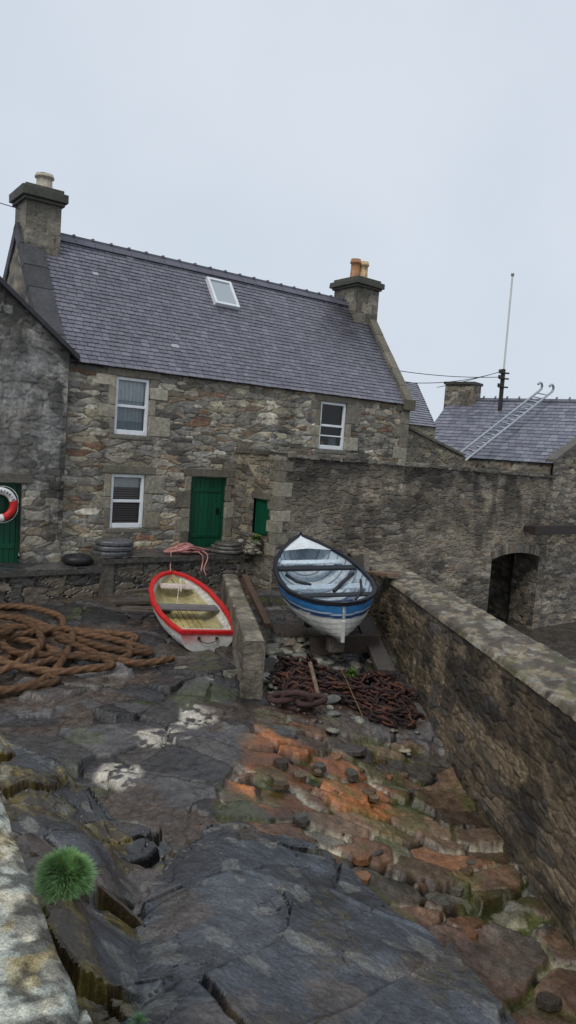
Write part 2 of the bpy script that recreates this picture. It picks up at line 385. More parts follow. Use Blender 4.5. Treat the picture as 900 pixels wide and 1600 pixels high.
sheet(mb,P(-5.62,-.2,zF),D,Z,-Nn,5.62,4.4,.02,.38,.15,10,[(140,134,122),(116,112,104),(150,142,126),(104,99,92),(128,116,98)],(96,90,82),.02,[(dl[0]+5.62,.0,dl[1]+5.62,dl[3]-zF)],top=lambda U:tz(U-5.62)-zF,vb=1.9,fn=stL,warp=.12,pw=5,jit=.85,wt=.5,bulge=.025,gw=.1)
sheet(mb,P(0,-.2,zF),Nn,Z,D,.25,tz(0)-zF,.05,.4,.2,11,PAL_A,(70,66,58),.01,fade=0)
sheet(mb,P(-5.62,6,zF),-Nn,Z,-D,6.2,tz(0)-zF,.1,.4,.2,11,PAL_A,(70,66,58),.01)
o=mb.build("wall",M_STONE,smooth=True);adopt(o,gh)
mb=MB()
va=(-D*2.8+Z*2.2)/math.hypot(2.8,2.2);vb_=(D*2.8+Z*2.2)/math.hypot(2.8,2.2)
mb.box(P(.2,-.28,tz(0)-.17),va*(3.8),Nn*.35,Z*.12,lin((58,58,62)))
mb.box(P(-5.8,-.28,tz(0)-.17),vb_*(3.8),Nn*.35,Z*.118,lin((58,58,62)))
o=mb.build("rake_coping",M_STONE,bevel=.01);adopt(o,gh)
mb=MB()
slates(mb,P(.12,1.0,tz(0)-.05),Nn,va,6,3.6,.2,.3);slates(mb,P(-5.7,7,tz(0)-.05),-Nn,vb_,6.9,3.6,.3,.3)
mb.add([P(.0,-.1,tz(0)-.03),P(-2.8,-.1,tz(-2.8)-.03),P(-2.8,7,tz(-2.8)-.03),P(0.0,7,tz(0)-.03)],[(0,1,2,3)],lin((60,60,66)))
o=mb.build("roof",M_SLATE);adopt(o,gh)
plank_door(dl[0]+.06,dl[1]-.06,dl[2],dl[3]-.06,-.08,gh)
mb=MB();bts(mb,dl[0]-.2,dl[1]+.2,-.26,.0,dl[3],dl[3]+.2,lin((96,92,84)));o=mb.build("lintel",M_STONE,bevel=.012);adopt(o,gh)
def tube(mb,pts,r,col,n=10,strand=0,pitch=.12,amp=.22,klo=.45,khi=.7):
    pts=np.array(pts,float);m=len(pts);T=np.gradient(pts,axis=0);T/=np.linalg.norm(T,axis=1)[:,None]+1e-9
    nrm=np.cross(T[0],[0.13,.2,1]);nrm/=np.linalg.norm(nrm);v=[];s=0;cc=[]
    for i in range(m):
        nrm=nrm-T[i]*(nrm@T[i]);nrm/=np.linalg.norm(nrm)+1e-9;b=np.cross(T[i],nrm)
        if i: s+=np.linalg.norm(pts[i]-pts[i-1])
        th=2*np.pi*np.arange(n)/n
        rr=r*(1+(amp*np.abs(np.cos((th*strand+s/pitch*2*np.pi)/2))-amp*.7 if strand else 0*th))
        v.append(pts[i]+rr[:,None]*(np.cos(th)[:,None]*nrm+np.sin(th)[:,None]*b))
        if strand:
            k=klo+khi*np.abs(np.cos((th*strand+s/pitch*2*np.pi)/2));cc.append(np.array(col)[None,:]*k[:,None]*(.85+.25*math.sin(s*1.3)*math.sin(s*.37+1)))
        else: cc.append(np.tile(np.array(col),(n,1)))
    f=[(i*n+j,i*n+(j+1)%n,(i+1)*n+(j+1)%n,(i+1)*n+j) for i in range(m-1) for j in range(n)]
    f+=[tuple(range(n))[::-1],tuple((m-1)*n+j for j in range(n))]
    mb.add(np.concatenate(v),f,np.concatenate(cc))
# lifebuoy
lb=empty("lifebuoy",tuple(P(-1.29,-.3,-1.48)),"red and white lifebuoy hanging on the green door","lifebuoy")
mb=MB();R,r=.27,.075;cen=P(-1.29,-.24,-1.48);nA,nB=72,14;v=[];f=[];c=[]
for i in range(nA):
    a=2*math.pi*i/nA;deg=(math.degrees(a))%360
    red=(72<deg<165) or (200<deg<290)
    for j in range(nB):
        b=2*math.pi*j/nB;rr=R+r*math.cos(b)
        v.append(cen+D*(rr*math.sin(a))+Z*(rr*math.cos(a))-Nn*(r*.8*math.sin(b)));c.append(lin((200,36,38)) if red else lin((232,230,226)))
for i in range(nA):
    for j in range(nB): f.append((i*nB+j,((i+1)%nA)*nB+j,((i+1)%nA)*nB+(j+1)%nB,i*nB+(j+1)%nB))
mb.add(v,f,np.array(c));o=mb.build("ring",M_PAINT,smooth=True);adopt(o,lb)
mb=MB()
for i,chh in enumerate("LODBERRIE"):
    cu=bpy.data.curves.new("t",'FONT');cu.body=chh;cu.size=.085;cu.align_x='CENTER';cu.extrude=.002;ob=bpy.data.objects.new("t",cu);C.objects.link(ob)
    bpy.context.view_layer.update();me=bpy.data.meshes.new_from_object(ob.evaluated_get(bpy.context.evaluated_depsgraph_get()))
    a=math.radians(-36+13*i);er=D*math.sin(a)+Z*math.cos(a);et=D*math.cos(a)-Z*math.sin(a)
    vv=[cen+er*(R-.03+q.co.y)+et*q.co.x-Nn*(r*.8+.004+q.co.z) for q in me.vertices]
    mb.add(vv,[tuple(p.vertices) for p in me.polygons],lin((20,20,24)));bpy.data.objects.remove(ob)
o=mb.build("lettering",M_PAINT);adopt(o,lb)
mb=MB()
for k in range(4):
    a0=math.radians(45+90*k)
    tube(mb,[cen+D*(math.sin(a0+x)*(R+r+.012+.03*math.cos(x*2)))+Z*(math.cos(a0+x)*(R+r+.012+.03*math.cos(x*2))) for x in np.linspace(-.78,.78,16)],.008,lin((200,200,190)),6)
o=mb.build("grab_line",M_ROPE,smooth=True);adopt(o,lb)

# ------------------------------------------------------------------ annex
ax=empty("annex_building",tuple(P(9,-1,-4.8)),"flat-topped dark rubble stone annex with arched opening","building")
SA=-1.8;TA=4.31;TE=14.8;ZB=-5.3
ztop=lambda t:-.15-.14*(t-TA)/(TE-TA)
def stA(U,V,c):
    T=ztop(U+TA)-ZB-V
    pl=sst(.46,.56,fbm(U*.9+9,V*1.2,6,14))*sst(1.9,2.6,V)*.58
    c=c*(1-pl[...,None])+np.array(lin((132,123,110)))*(.45+1.05*fbm(U*8,V*8,6,1))[...,None]*pl[...,None]
    lt=sst(1.9,.4,U+.8*(fbm(U*2,V*2,3,4)-.5))*sst(.35,.6,fbm(U*1.6,V*1.6,3,11))*.35
    c=mx(c,(150,144,130),lt)
    k=.82+.42*fbm(U*.6,V*.5,3,3)
    k=k*(1-.5*sst(.46,.58,fbm(U*1.8,V*.4,5,7))*sst(2.8,.2,T))
    k=k*(1-.4*sst(.5,.62,fbm(U*1.3+30,V*1.3,6,10)))
    k=k*(1-.45*sst(.6,.1,T+.6*(fbm(U*4,V*2,3,2)-.5)))
    return c*k[...,None]*np.array([1.02,1.,.97])
mb=MB()
AR=(12.15,14.45,ZB,-2.62)
sheet(mb,P(TA,SA,ZB),D,Z,-Nn,TE-TA,ztop(TA)-ZB,.022,.35,.10,20,PAL_A,(104,96,86),.02,[(AR[0]-TA,0,AR[1]-TA,AR[3]-ZB)],top=lambda U:ztop(U+TA)-ZB,vb=2.9,fn=stA,wt=.6,warp=.13,jit=.95,gw=.12,bulge=.022)
hs=(-1.52,-.88,-2.02,-1.2)
sheet(mb,P(TA,.0,-3.3),-Nn,Z,-D,-SA,ztop(TA)+3.3,.025,.36,.13,21,PAL_A+[(150,140,118)],(92,84,72),.025,[(.88,hs[2]+3.3,1.52,hs[3]+3.3)],fade=.04,fn=lambda U,V,c:c*(.65+.5*fbm(U*2,V,3,3))[...,None])
sheet(mb,P(TE,SA,ZB),Nn,Z,D,2,ztop(TE)-ZB,.1,.34,.13,22,PAL_A,(84,77,66),.03)
tt_=TA
while tt_<TE-.02:
    b=min(tt_+random.uniform(.12,.4),TE);h=random.uniform(.03,.08)
    bts(mb,tt_,b-.008,SA-.03+random.uniform(-.03,.03),SA+.42,ztop(tt_)-.03,ztop(tt_)+h,lin(random.choice([(94,88,80),(108,102,92),(80,76,70),(128,122,112)])),.02);tt_=b
for i in range(12):
    bts(mb,TA-.05+random.uniform(-.015,.015),TA+.3,SA+.42+i*.12,SA+.535+i*.12,ztop(TA)-.02,ztop(TA)+random.uniform(.04,.09),lin((96,90,82)),.01)
mb.add([P(TA+.2,SA+.3,-.3),P(TE,SA+.3,-.45),P(TE,.0,-.45),P(TA+.2,.0,-.3)],[(0,1,2,3)],lin((70,70,66)))
o=mb.build("wall",M_STONE,smooth=False);adopt(o,ax)
mb=MB();z=-2.45;k=0
while z<ztop(TA)-.1:
    h=random.uniform(.2,.34);l=.4 if k%2 else .2;cc=lin(random.choice(DRESS))*random.uniform(.42,.65)
    bts(mb,TA-.015,TA+l,SA-.012,SA+(.2 if k%2 else .35),z,min(z+h,ztop(TA)-.03)-.004,cc,.004);z+=h;k+=1
o=mb.build("corner_stone",M_STONE,bevel=.014);adopt(o,ax);o["kind"]="stuff"
mb=MB();tc=(AR[0]+AR[1])/2;hw=(AR[1]-AR[0])/2;rise=.16;Rr=(hw*hw+rise*rise)/(2*rise)
zc=AR[3]-Rr
a0=math.asin(hw/Rr);nv=23
for i in range(nv):
    a=-a0+2*a0*i/nv;b=-a0+2*a0*(i+1)/nv-.002;ro=Rr+random.uniform(.2,.34);cc=lin(random.choice(PAL_A))*random.uniform(.55,.95)
    v=[]
    for s in(SA-.02-random.uniform(0,.02),SA+.55):
        v+=[P(tc+Rr*math.sin(a),s,zc+Rr*math.cos(a)),P(tc+Rr*math.sin(b),s,zc+Rr*math.cos(b)),P(tc+ro*math.sin(b),s,zc+ro*math.cos(b)),P(tc+ro*math.sin(a),s,zc+ro*math.cos(a))]
    mb.add(v,[(0,1,2,3),(7,6,5,4),(0,4,5,1),(1,5,6,2),(2,6,7,3),(3,7,4,0)],cc)
o=mb.build("arch",M_STONE,bevel=.01);adopt(o,ax);o["kind"]="stuff"
mb=MB()
for sgn in(-1,1):
    m=10
    for i in range(m):
        a=a0*i/m;b=a0*(i+1)/m
        v=[P(tc+sgn*Rr*math.sin(a),SA+.01,zc+Rr*math.cos(a)),P(tc+sgn*Rr*math.sin(b),SA+.01,zc+Rr*math.cos(b)),P(tc+sgn*Rr*math.sin(b),SA+.01,AR[3]+.02),P(tc+sgn*Rr*math.sin(a),SA+.01,AR[3]+.02)]
        mb.add(v,[(0,1,2,3)],lin((70,64,56)))
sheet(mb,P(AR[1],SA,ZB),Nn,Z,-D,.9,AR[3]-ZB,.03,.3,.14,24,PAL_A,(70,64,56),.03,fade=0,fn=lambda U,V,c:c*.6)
sheet(mb,P(AR[0],SA,ZB),Nn,Z,D,.7,AR[3]-ZB,.06,.3,.14,25,PAL_A,(70,64,56),.03,fade=0)
dkc=lin((40,37,35))  # room walls coloured near-black to paint in the unlit interior
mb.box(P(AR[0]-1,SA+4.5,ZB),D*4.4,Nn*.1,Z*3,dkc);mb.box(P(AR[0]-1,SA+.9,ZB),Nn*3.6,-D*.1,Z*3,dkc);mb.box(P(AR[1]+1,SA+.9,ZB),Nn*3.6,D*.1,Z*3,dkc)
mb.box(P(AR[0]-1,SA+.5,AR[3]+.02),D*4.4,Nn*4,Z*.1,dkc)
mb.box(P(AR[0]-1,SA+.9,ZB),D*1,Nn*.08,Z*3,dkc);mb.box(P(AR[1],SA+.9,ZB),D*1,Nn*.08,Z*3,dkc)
o=mb.build("passage",M_STONE);adopt(o,ax)
mb=MB()
for i in range(5): mb.box(P(TA+.05,-.89-(i+1)*.124,hs[2]+.01),Nn*.118,D*.04,Z*(hs[3]-hs[2]-.02),GREEN*random.uniform(.85,1.1))
mb.box(P(TA+.1,-1.52,hs[2]),Nn*.64,D*.02,Z*.82,GREEN*.4)
o=mb.build("hatch",M_PAINT);adopt(o,ax)
mb=MB();mb.box(P(TA-.03,-1.6,hs[3]),Nn*.8,D*.2,Z*.16,lin((104,98,86)));o=mb.build("lintel",M_STONE,bevel=.01);adopt(o,ax)
mb=MB();bts(mb,13.25,19,SA-.62,SA-.34,-2.0,-1.74,lin((58,50,44)),.02);bts(mb,13.5,13.62,SA-.5,SA,-1.95,-1.8,lin((48,42,40)));bts(mb,16.5,16.6,SA-.5,SA+.2,-1.95,-1.8,lin((48,42,40)))
mb.build("mooring_beam",M_WOOD,bevel=.02,label="dark weathered beam fixed along the stone wall",category="beam")

# ------------------------------------------------------------------ wing + store
wg=empty("gable_wing",tuple(P(17,0,ZB)),"stone wing with rising gable edge joining the annex","building")
mb=MB();tw=lambda U:np.minimum(.2+.52*U,.2+.52*(6-U))-ZB
sheet(mb,P(14.8,SA+.05,ZB),D,Z,-Nn,6,7.1,.03,.36,.105,30,PAL_A+[(136,128,110)],(88,80,70),.025,top=tw,vb=3,fade=0,fn=lambda U,V,c:c*(.65+.6*fbm(U,V,3,5))[...,None],gw=.11,wt=.5)
sheet(mb,P(20.8,SA+.05,ZB),Nn,Z,D,5,5.5,.15,.34,.14,31,PAL_A,(84,78,68),.03)
o=mb.build("wall",M_STONE);adopt(o,wg)
mb=MB();vr=(D+Z*.52)/math.hypot(1,.52);vr2=(-D+Z*.52)/math.hypot(1,.52)
mb.box(P(14.75,SA-.03,.16),vr*3.45,Nn*.35,Z*.09,lin((98,94,88)));mb.box(P(20.9,SA-.03,.12),vr2*3.5,Nn*.35,Z*.09,lin((98,94,88)))
o=mb.build("coping",M_STONE);adopt(o,wg)
mb=MB();slates(mb,P(20.8,SA+.3,.2),Nn,vr2,6,3.3,.25,.35)
o=mb.build("roof",M_SLATE);adopt(o,wg)

bs=empty("slate_roofed_store",(8,26,ZB),"low stone store with grey slate roof and ladder","building")
e_=np.array([.8,-.6,0]);m_=np.array([.6,.8,0]);E0=np.array([5.0,25.93,.17]);uL=-.9
vr=(m_*2.83+Z*2.15)/math.hypot(2.83,2.15);rr=math.hypot(2.83,2.15)
rgt=lambda v:4.2+.231*v
mb=MB();slates(mb,E0-vr*.1,e_,vr,8.6,rr+.1,.2,.26,pal=((120,121,133),(108,109,121),(130,130,142)),left=lambda v:uL+0*v,right=rgt)
mb.add([E0+e_*uL,E0+e_*4.2,E0+e_*5.0+vr*rr,E0+e_*uL+vr*rr],[(0,1,2,3)],lin((40,40,46)))
mb.add([E0+e_*uL+m_*5.66,E0+e_*5.8+m_*5.66,E0+e_*5.0+vr*rr,E0+e_*uL+vr*rr],[(3,2,1,0)],lin((80,80,88)))
t=uL
while t<4.9:
    mb.box(E0+e_*t+vr*(rr-.12)+Z*.03,e_*.44,vr*.14,Z*.05,lin((94,94,102))*random.uniform(.85,1.15));t+=.45
    mb.box(E0+e_*(t-.06)+vr*(rr-.05)+Z*.07,e_*.05,vr*.1,Z*.07,lin((94,94,102)))
bro=mb.build("roof",M_SLATE);adopt(bro,bs)
mb=MB()
sheet(mb,E0+e_*(uL+.05)+Z*(ZB-.17),e_,Z,-m_,4.9,-ZB+.15,.08,.34,.14,33,PAL_A,(80,74,64),.03)
tp=lambda U:(-ZB)+(2.15)*(1-np.abs(U-2.83)/2.83)
sheet(mb,E0+e_*(uL+.05)+m_*5.66+Z*(ZB-.17),-m_,Z,-e_,5.66,-ZB+2.15,.08,.34,.14,34,PAL_A,(80,74,64),.03,top=tp,vb=3)
o=mb.build("wall",M_STONE);adopt(o,bs)
mb=MB();cc=E0+e_*(uL-.02)+m_*2.83+Z*2.15
for k,(Oo,ud,nd,w) in enumerate(((cc-e_*.1-m_*.35+Z*-.6,e_,-m_,1.15),(cc-e_*.1+m_*.35-Z*.6,-m_,-e_,.7),(cc+e_*1.05-m_*.35-Z*.6,m_,e_,.7))):
    sheet(mb,Oo,ud,Z,nd,w,1.15,.05,.34,.18,35+k,PAL_A,(80,74,64),.02,fade=.02)
mb.box(cc-e_*.15-m_*.4+Z*.55,e_*1.25,m_*.8,Z*.1,lin((70,68,60)))
o=mb.build("chimney",M_STONE);o.parent=bro;o.matrix_parent_inverse=bro.matrix_world.inverted()

sb=empty("small_outhouse",tuple(P(11.5,2,ZB)),"small stone outhouse with slate roof behind annex","building")
PO=[(138,130,110),(124,116,100),(112,106,96)]
mb=MB();sheet(mb,P(10.15,.5,ZB),D,Z,-Nn,3.2,-ZB+1.05,.04,.34,.14,40,PO,(98,92,80),.03,top=lambda U:-ZB+1.0-.27*U,vb=3)
sheet(mb,P(9.9,.66,ZB),D,Z,-Nn,2.1,-ZB+.99,.04,.34,.14,41,PO,(98,92,80),.02,fade=0)
sv=P(14.1,3.62,0)-P(12.0,.66,0);sl_=np.linalg.norm(sv);sv/=sl_
sheet(mb,P(12.0,.66,ZB),sv,Z,np.array([sv[1],-sv[0],0]),sl_,-ZB+2.6,.06,.34,.14,42,PO,(98,92,80),.02,top=lambda U:-ZB+.97+1.64*U/sl_,vb=3,fade=0)
vr3=(D-Z*.27)/math.hypot(1,.27);mb.box(P(10.15,.45,.98),vr3*3.2,Nn*.3,Z*.08,lin((102,98,88)))
o=mb.build("wall",M_STONE);adopt(o,sb)
mb=MB();q0=P(9.9,.62,.98);vv=(Nn*3+Z*1.67)/math.hypot(3,1.67);slates(mb,q0,D,vv,4.2,3.43,.17,.22,left=lambda v:0,right=lambda v:2.1+v*.61)
mb.add([q0,q0+D*2.1,q0+D*4.2+vv*3.43,q0+vv*3.43],[(0,1,2,3)],lin((44,44,50)))
o=mb.build("roof",M_SLATE);adopt(o,sb)

# ladder
la=empty("ladder",(5.2,24.4,-.05),"aluminium roof ladder with hooked ends lying on slates","ladder")
A0=np.array([5.12,24.1,-.14]);A1=np.array([8.62,26.35,2.62]);dl_=(A1-A0)/np.linalg.norm(A1-A0);LL=np.linalg.norm(A1-A0)
nr=np.cross(e_,vr);sd=np.cross(dl_,nr);sd/=np.linalg.norm(sd)
if sd[2]>0: sd=-sd
up=nr/np.linalg.norm(nr);wL=.46
for k in(0,wL):
    mb=MB();p=[A0+sd*(k-.1)+dl_*x for x in np.linspace(0,LL,8)]
    for a in np.linspace(0,math.pi*1.15,12): p.append(A1+sd*(k-.1)+dl_*(.14*math.sin(a)+.1)+up*(.14-.14*math.cos(a)))
    tube(mb,p,.042,lin((172,178,184)),8);o=mb.build("rail",M_METAL,smooth=True);adopt(o,la)
mb=MB();x=.2
while x<LL-.1:
    tube(mb,[A0+dl_*x-sd*.1,A0+dl_*x+sd*(wL-.1)],.024,lin((172,178,184)),6);x+=.26
o=mb.build("rung",M_METAL,smooth=True);adopt(o,la);o["kind"]="stuff"

# mast
ma=empty("utility_mast",(7.4,27,1.9),"dark timber mast topped by thin white pole","mast")
mb=MB();tube(mb,[(7.41,27,1.2),(7.41,27,3.4)],.08,lin((48,44,42)),10)
for z in(2.75,3.05,3.25):
    tube(mb,[(7.25,26.9,z),(7.6,26.9,z)],.03,lin((40,36,36)),6)
    mb.box((7.22,26.85,z),(.08,0,0),(0,.08,0),(0,0,.12),lin((60,50,48)))
o=mb.build("post",M_WOOD);adopt(o,ma)
mb=MB();tube(mb,[(7.42,27,3.2),(7.42,27,6.75)],.034,lin((206,206,202)),8);tube(mb,[(7.42,27,6.7),(7.42,27,6.78)],.06,lin((120,120,120)),8)
o=mb.build("pole",M_PAINT);adopt(o,ma)
def wire(a,b,sag,lab,r=.012):
    mb=MB();a=np.array(a,float);b=np.array(b,float)
    tube(mb,[a+(b-a)*x-Z*sag*4*x*(1-x) for x in np.linspace(0,1,14)],r,lin((30,30,34)),5)
    mb.build("overhead_wire",M_RUST,label=lab,category="wire",group="overhead wires")
wire(P(10.1,1.8,2.7),(7.3,26.9,3.1),.12,"thin black overhead wire between gable and mast")
wire(P(10.1,1.6,2.3),(7.3,26.9,3.3),.25,"thin black overhead wire between gable and mast")
wire((5.3,28.2,2.7),(7.3,26.9,3.3),.03,"thin black overhead wire between chimney and mast")
wire(P(-.35,2.2,4.9),P(-8,4,6.4),.15,"thin black overhead wire from the chimney",.01)

# ------------------------------------------------------------------ ground
WX=lambda Y:3.62-.127*Y
def gz(X,Y):
    X=np.asarray(X,float);Y=np.asarray(Y,float)
    zl=np.interp(Y,[0,4,6.6,8.5,10,14.5,20],[-3.72,-3.68,-3.62,-3.52,-3.45,-3.26,-3.2])
    zr=np.interp(Y,[0,4,6.5,9,11.5,13,15,20],[-4.5,-4.4,-4.25,-4.12,-3.72,-3.4,-3.2,-3.1])
    w=sst(-.6,2.3,X);z=zl*(1-w)+zr*w
    return np.where(X>WX(Y)+.3,-5.05,z)
xs=np.concatenate([[-400,-120,-40,-16],np.arange(-9,-3.2,.06),np.arange(-3.2,3.3,.015),np.arange(3.3,11,.09),[14,20,40,120,400]])
ys=[3.6]
while ys[-1]<26: ys.append(ys[-1]+min(.08,max(.013,.0024*ys[-1])))
ys=np.array([-120,-30,-6,0,1.2,2.4]+ys+[32,60,150,400])
X,Y=np.meshgrid(xs,ys)
G=gz(X,Y)
warpx=X+.22*(fbm(X*.8,Y*.8,3,2)-.5)+.06*(fbm(X*6,Y*6,3,2)-.5);warpy=Y+.22*(fbm(X*.8+9,Y*.8,3,3)-.5)+.06*(fbm(X*6,Y*6,3,7)-.5)
e1,cx1,cy1,dx1,dy1=voro(warpx,warpy,.72,.5,3,.95,2.0,.6,.12)
ca,sa=math.cos(.12),math.sin(.12);SX=warpx*ca+warpy*sa;SY=warpy*ca-warpx*sa
e2,cx2,cy2,dx2,dy2=voro(SX,SY,.60,.27,6,.95,5.,.7,.08)
e3,cx3,cy3,dx3,dy3=voro(SX+3,SY+2,1.0,.6,8,.95,3.,.7,.12)
big=sst(6.3,5.9,Y+.5*(X-1.2)*-.6+.5*(fbm(X*2,Y*2,3,4)-.5))>.5
e2=np.where(big,e3*1.6,e2);cx2=np.where(big,cx3+90,cx2);cy2=np.where(big,cy3+70,cy2);dx2=np.where(big,dx3*.6,dx2);dy2=np.where(big,dy3*.6,dy2)
slip=sst(-.5,-.3,X+.45*(fbm(X*1.5,Y*1.5,3,5)-.5)-.15*(Y-8))*sst(9.8,9.6,Y+.6*(fbm(X*2,Y*2,3,4)-.5))*sst(WX(Y)+.4,WX(Y),X)
gr1=sst(.015,.06,e1);gr2=sst(.05,.12,e2)
r1=hsh(cx1,cy1,5);r2=hsh(cx1,cy1,6);r3=hsh(cx1,cy1,8)
q1=hsh(cx2,cy2,5);q2=hsh(cx2,cy2,6);q3=hsh(cx2,cy2,9)
near=sst(26,18,Y)*sst(2,3,Y)*sst(-12,-8,X)*sst(14,10,X)
h1=.05*(gr1-1)+.09*(r1-.5)*gr1+.16*((r2-.5)*dx1+(r3-.5)*dy1)*gr1
h2=.07*(gr2-1)+.10*(q1-.5)*gr2+.08*((q2-.5)*dx2+(q3-.5)*dy2)*gr2
mudn=fbm(X*.9+3,Y*.9,5,9);mud=sst(.52,.57,mudn)
ckk=crack(X*1.6,Y*2.4,.010,5,5)
h1=h1*(1-.75*mud)-.02*(1-ckk)
Hh=h1*(1-slip)+h2*slip+(fbm(X*7,Y*7,4,1)-.5)*.03+(fbm(X*22,Y*22,3,1)-.5)*.012+(fbm(X*1.1,Y*1.1,3,4)-.5)*.10
Hh=Hh+.03*mud*(1-slip)*(fbm(X*30,Y*30,2,6)-.5)
G=G+Hh*near
palC=np.array([lin(p) for p in [(78,75,75),(60,57,57),(90,87,86),(70,64,60),(84,76,69),(54,51,50),(98,94,91)]])
palS=np.array([lin(p) for p in [(108,86,66),(90,74,59),(120,100,80),(82,75,67),(124,88,62),(76,70,60),(108,101,90)]])
c1=palC[np.minimum((hsh(cx1,cy1,11)*7).astype(int),6)]*(.5+.8*r2)[...,None]
c1=c1*(.65+.7*fbm(X*5,Y*9,4,3))[...,None]
c1=np.array(lin((32,29,27)))*(1-gr1[...,None])+c1*gr1[...,None];c1=c1*(.5+.5*ckk)[...,None]
mc=np.array(lin((80,66,55)))*(.35+1.2*fbm(X*16,Y*16,4,2))[...,None]
c1=c1*(1-.8*mud[...,None])+mc*.8*mud[...,None]
c2=palS[np.minimum((hsh(cx2,cy2,11)*7).astype(int),6)]*(.5+.8*q2)[...,None]
def blob(cx,cy,rx,ry,nz=.5,k=0):
    d=np.sqrt(((X-cx)/rx)**2+((Y-cy)/ry)**2)+nz*2*(fbm(X*2.2,Y*2.2,4,k)-.5)
    return sst(1.1,.7,d)
oc=hsh(cx2,cy2,12)
orange=blob(.6,8.1,1.2,.9,.45,3)*(.15+.85*(oc>.3))
c2=c2*(1-orange[...,None]*.88)+(np.array(lin((166,102,56)))*(.4+.8*hsh(cx2,cy2,13))[...,None])*orange[...,None]*.88
orange2=blob(1.1,6.8,1.4,1.2,.6,6)*(hsh(cx2,cy2,14)>.5)*.5
c2=mx(c2,(126,86,58),orange2)
c2=mx(c2,(108,80,66),blob(1.7,4.9,1.8,1.5,.4,8)*.7)
c2=c2*(.65+.7*fbm(SX*7,SY*9,6,4))[...,None]
joint=np.array(lin((28,24,20)))*(.5+1.0*fbm(X*8,Y*8,3,3))[...,None]
green=sst(.47,.55,fbm(X*1.6+4,Y*1.6,4,12));joint=mx(joint,(88,94,40),green*.7)
white=sst(.56,.61,fbm(X*3+14,Y*3+3,4,5))*blob(1.3,7.2,1.8,1.9,.4,2);joint=mx(joint,(200,190,168),white*.8)
c2=joint*(1-gr2[...,None])+c2*gr2[...,None]
c2=mx(c2,(84,90,44),sst(.57,.63,fbm(X*2.4+30,Y*2.4,6,7))*.5)
c2=c2*(1-.4*sst(.52,.60,fbm(X*2.2+60,Y*2.2,6,2)))[...,None]
cg=c1*(1-slip[...,None])+c2*slip[...,None]
cg=mx(cg,(76,84,42),sst(.64,.7,fbm(X*1.8+3,Y*1.8+8,5,10))*.4)
for(a,b,rx,ry,k)in((-1.62,7.6,.28,.36,1),(-1.3,8.5,.32,.26,2),(-1.0,9.2,.26,.32,3),(-1.1,8.9,.22,.16,4)):
    cg=mx(cg,(182,174,160),blob(a,b,rx,ry,.6,k)*sst(.42,.5,fbm(X*12,Y*12,4,k))*.9)
cg=mx(cg,(82,66,54),blob(.2,9.5,1.3,.5,.4,4)*.6*(.3+fbm(X*14,Y*14,3,3)))
far=(X>WX(Y)+.4);cg=np.where(far[...,None],np.array(lin((66,60,54)))*(.5+.9*fbm(X*3,Y*3,4,2))[...,None],cg)
mb=MB();mb.add(np.stack([X,Y,G],-1).reshape(-1,3),gridfaces(X.shape).tolist(),cg.reshape(-1,3))
o=mb.build("ground",M_WET,smooth=True,kind="structure")

# ------------------------------------------------------------------ terrace
mb=MB();PT=[(98,93,86),(82,78,72),(112,102,88),(72,68,64)]
def terr(t0,t1,s0,z,seed):
    sheet(mb,P(t0,s0,-3.5),D,Z,-Nn,t1-t0,z+3.5,.03,.42,.16,seed,PT,(58,52,44),.04,fade=0)
    sheet(mb,P(t0,s0-.06,z+.01),D,Nn,Z,t1-t0,-s0+.06,.04,.9,.6,seed+1,[(76,74,76),(86,83,82),(64,62,64)],(38,36,34),.015,fade=0,bulge=.02)
    mb.box(P(t0,s0-.07,z-.1),D*(t1-t0),Nn*.3,Z*.1,lin((74,72,68)))
terr(-6.5,.55,-1.0,-2.68,50);terr(.55,TA+.2,-1.02,-2.5,52)
mb.box(P(.53,-1.04,-3.4),D*.3,Nn*1.0,Z*.92,lin((90,86,78)))
mb.build("stone_terrace",M_WET,label="low dark stone terrace running along the house fronts",category="terrace")

# ------------------------------------------------------------------ slip wall
sw=empty("slipway_wall",(2,10,-4),"long thick rubble wall with pale mortar coping","wall")
dw=np.array([-.126,.992,0]);nl=np.array([-.992,-.126,0]);Y0=3.6;Y1=17.1;Lw=(Y1-Y0)*1.008
O_=np.array([WX(Y0),Y0,-4.75])
def stW(U,V,c):
    m=sst(.48,.54,fbm(U*1.9,V*2.8,6,9))*sst(.3,1.0,V)
    lc=np.array(lin((142,126,102)))*(.3+1.2*fbm(U*12,V*12,6,3))[...,None]
    c=c*(1-m[...,None]*.6)+lc*m[...,None]*.6
    k=.68+.6*fbm(U*.8,V*.8,3,5);c=c*k[...,None]
    d=sst(.46,.54,fbm(U*1.6+7,V*2.2,6,2));c=c*(1-.5*d[...,None])
    g=sst(.9,.3,V)*sst(.5,.62,fbm(U*2,V*2,4,13));return mx(c,(80,78,46),g*.3)*np.array([1.03,1,.95])
mb=MB()
sheet(mb,O_,dw,Z,nl,Lw,2.5,.016,.38,.11,60,[(108,98,85),(96,87,77),(120,108,92),(84,78,72),(102,91,77),(92,89,85)],(98,87,73),.02,fn=stW,wt=.6,warp=.13,jit=.95,fade=0,bulge=.02,gw=.12)
o=mb.build("face",M_STONE,smooth=True);adopt(o,sw)
mb=MB();us=np.arange(0,Lw,.02);ws=np.linspace(-.03,.62,40);U,V=np.meshgrid(us,ws)
ex=np.interp(U,[0,8,Lw],[.20,.10,0])
h=.045+ex*(V/.62)+(fbm(U*1.2,V*3,3,3)-.5)*.02+(fbm(U*9,V*9,5,5)-.5)*.03-.06*sst(0,-.03,V)-.12*sst(.6,.62,V)
c=np.array(lin((112,102,88)))*(.4+1.1*fbm(U*9,V*9,6,1))[...,None]
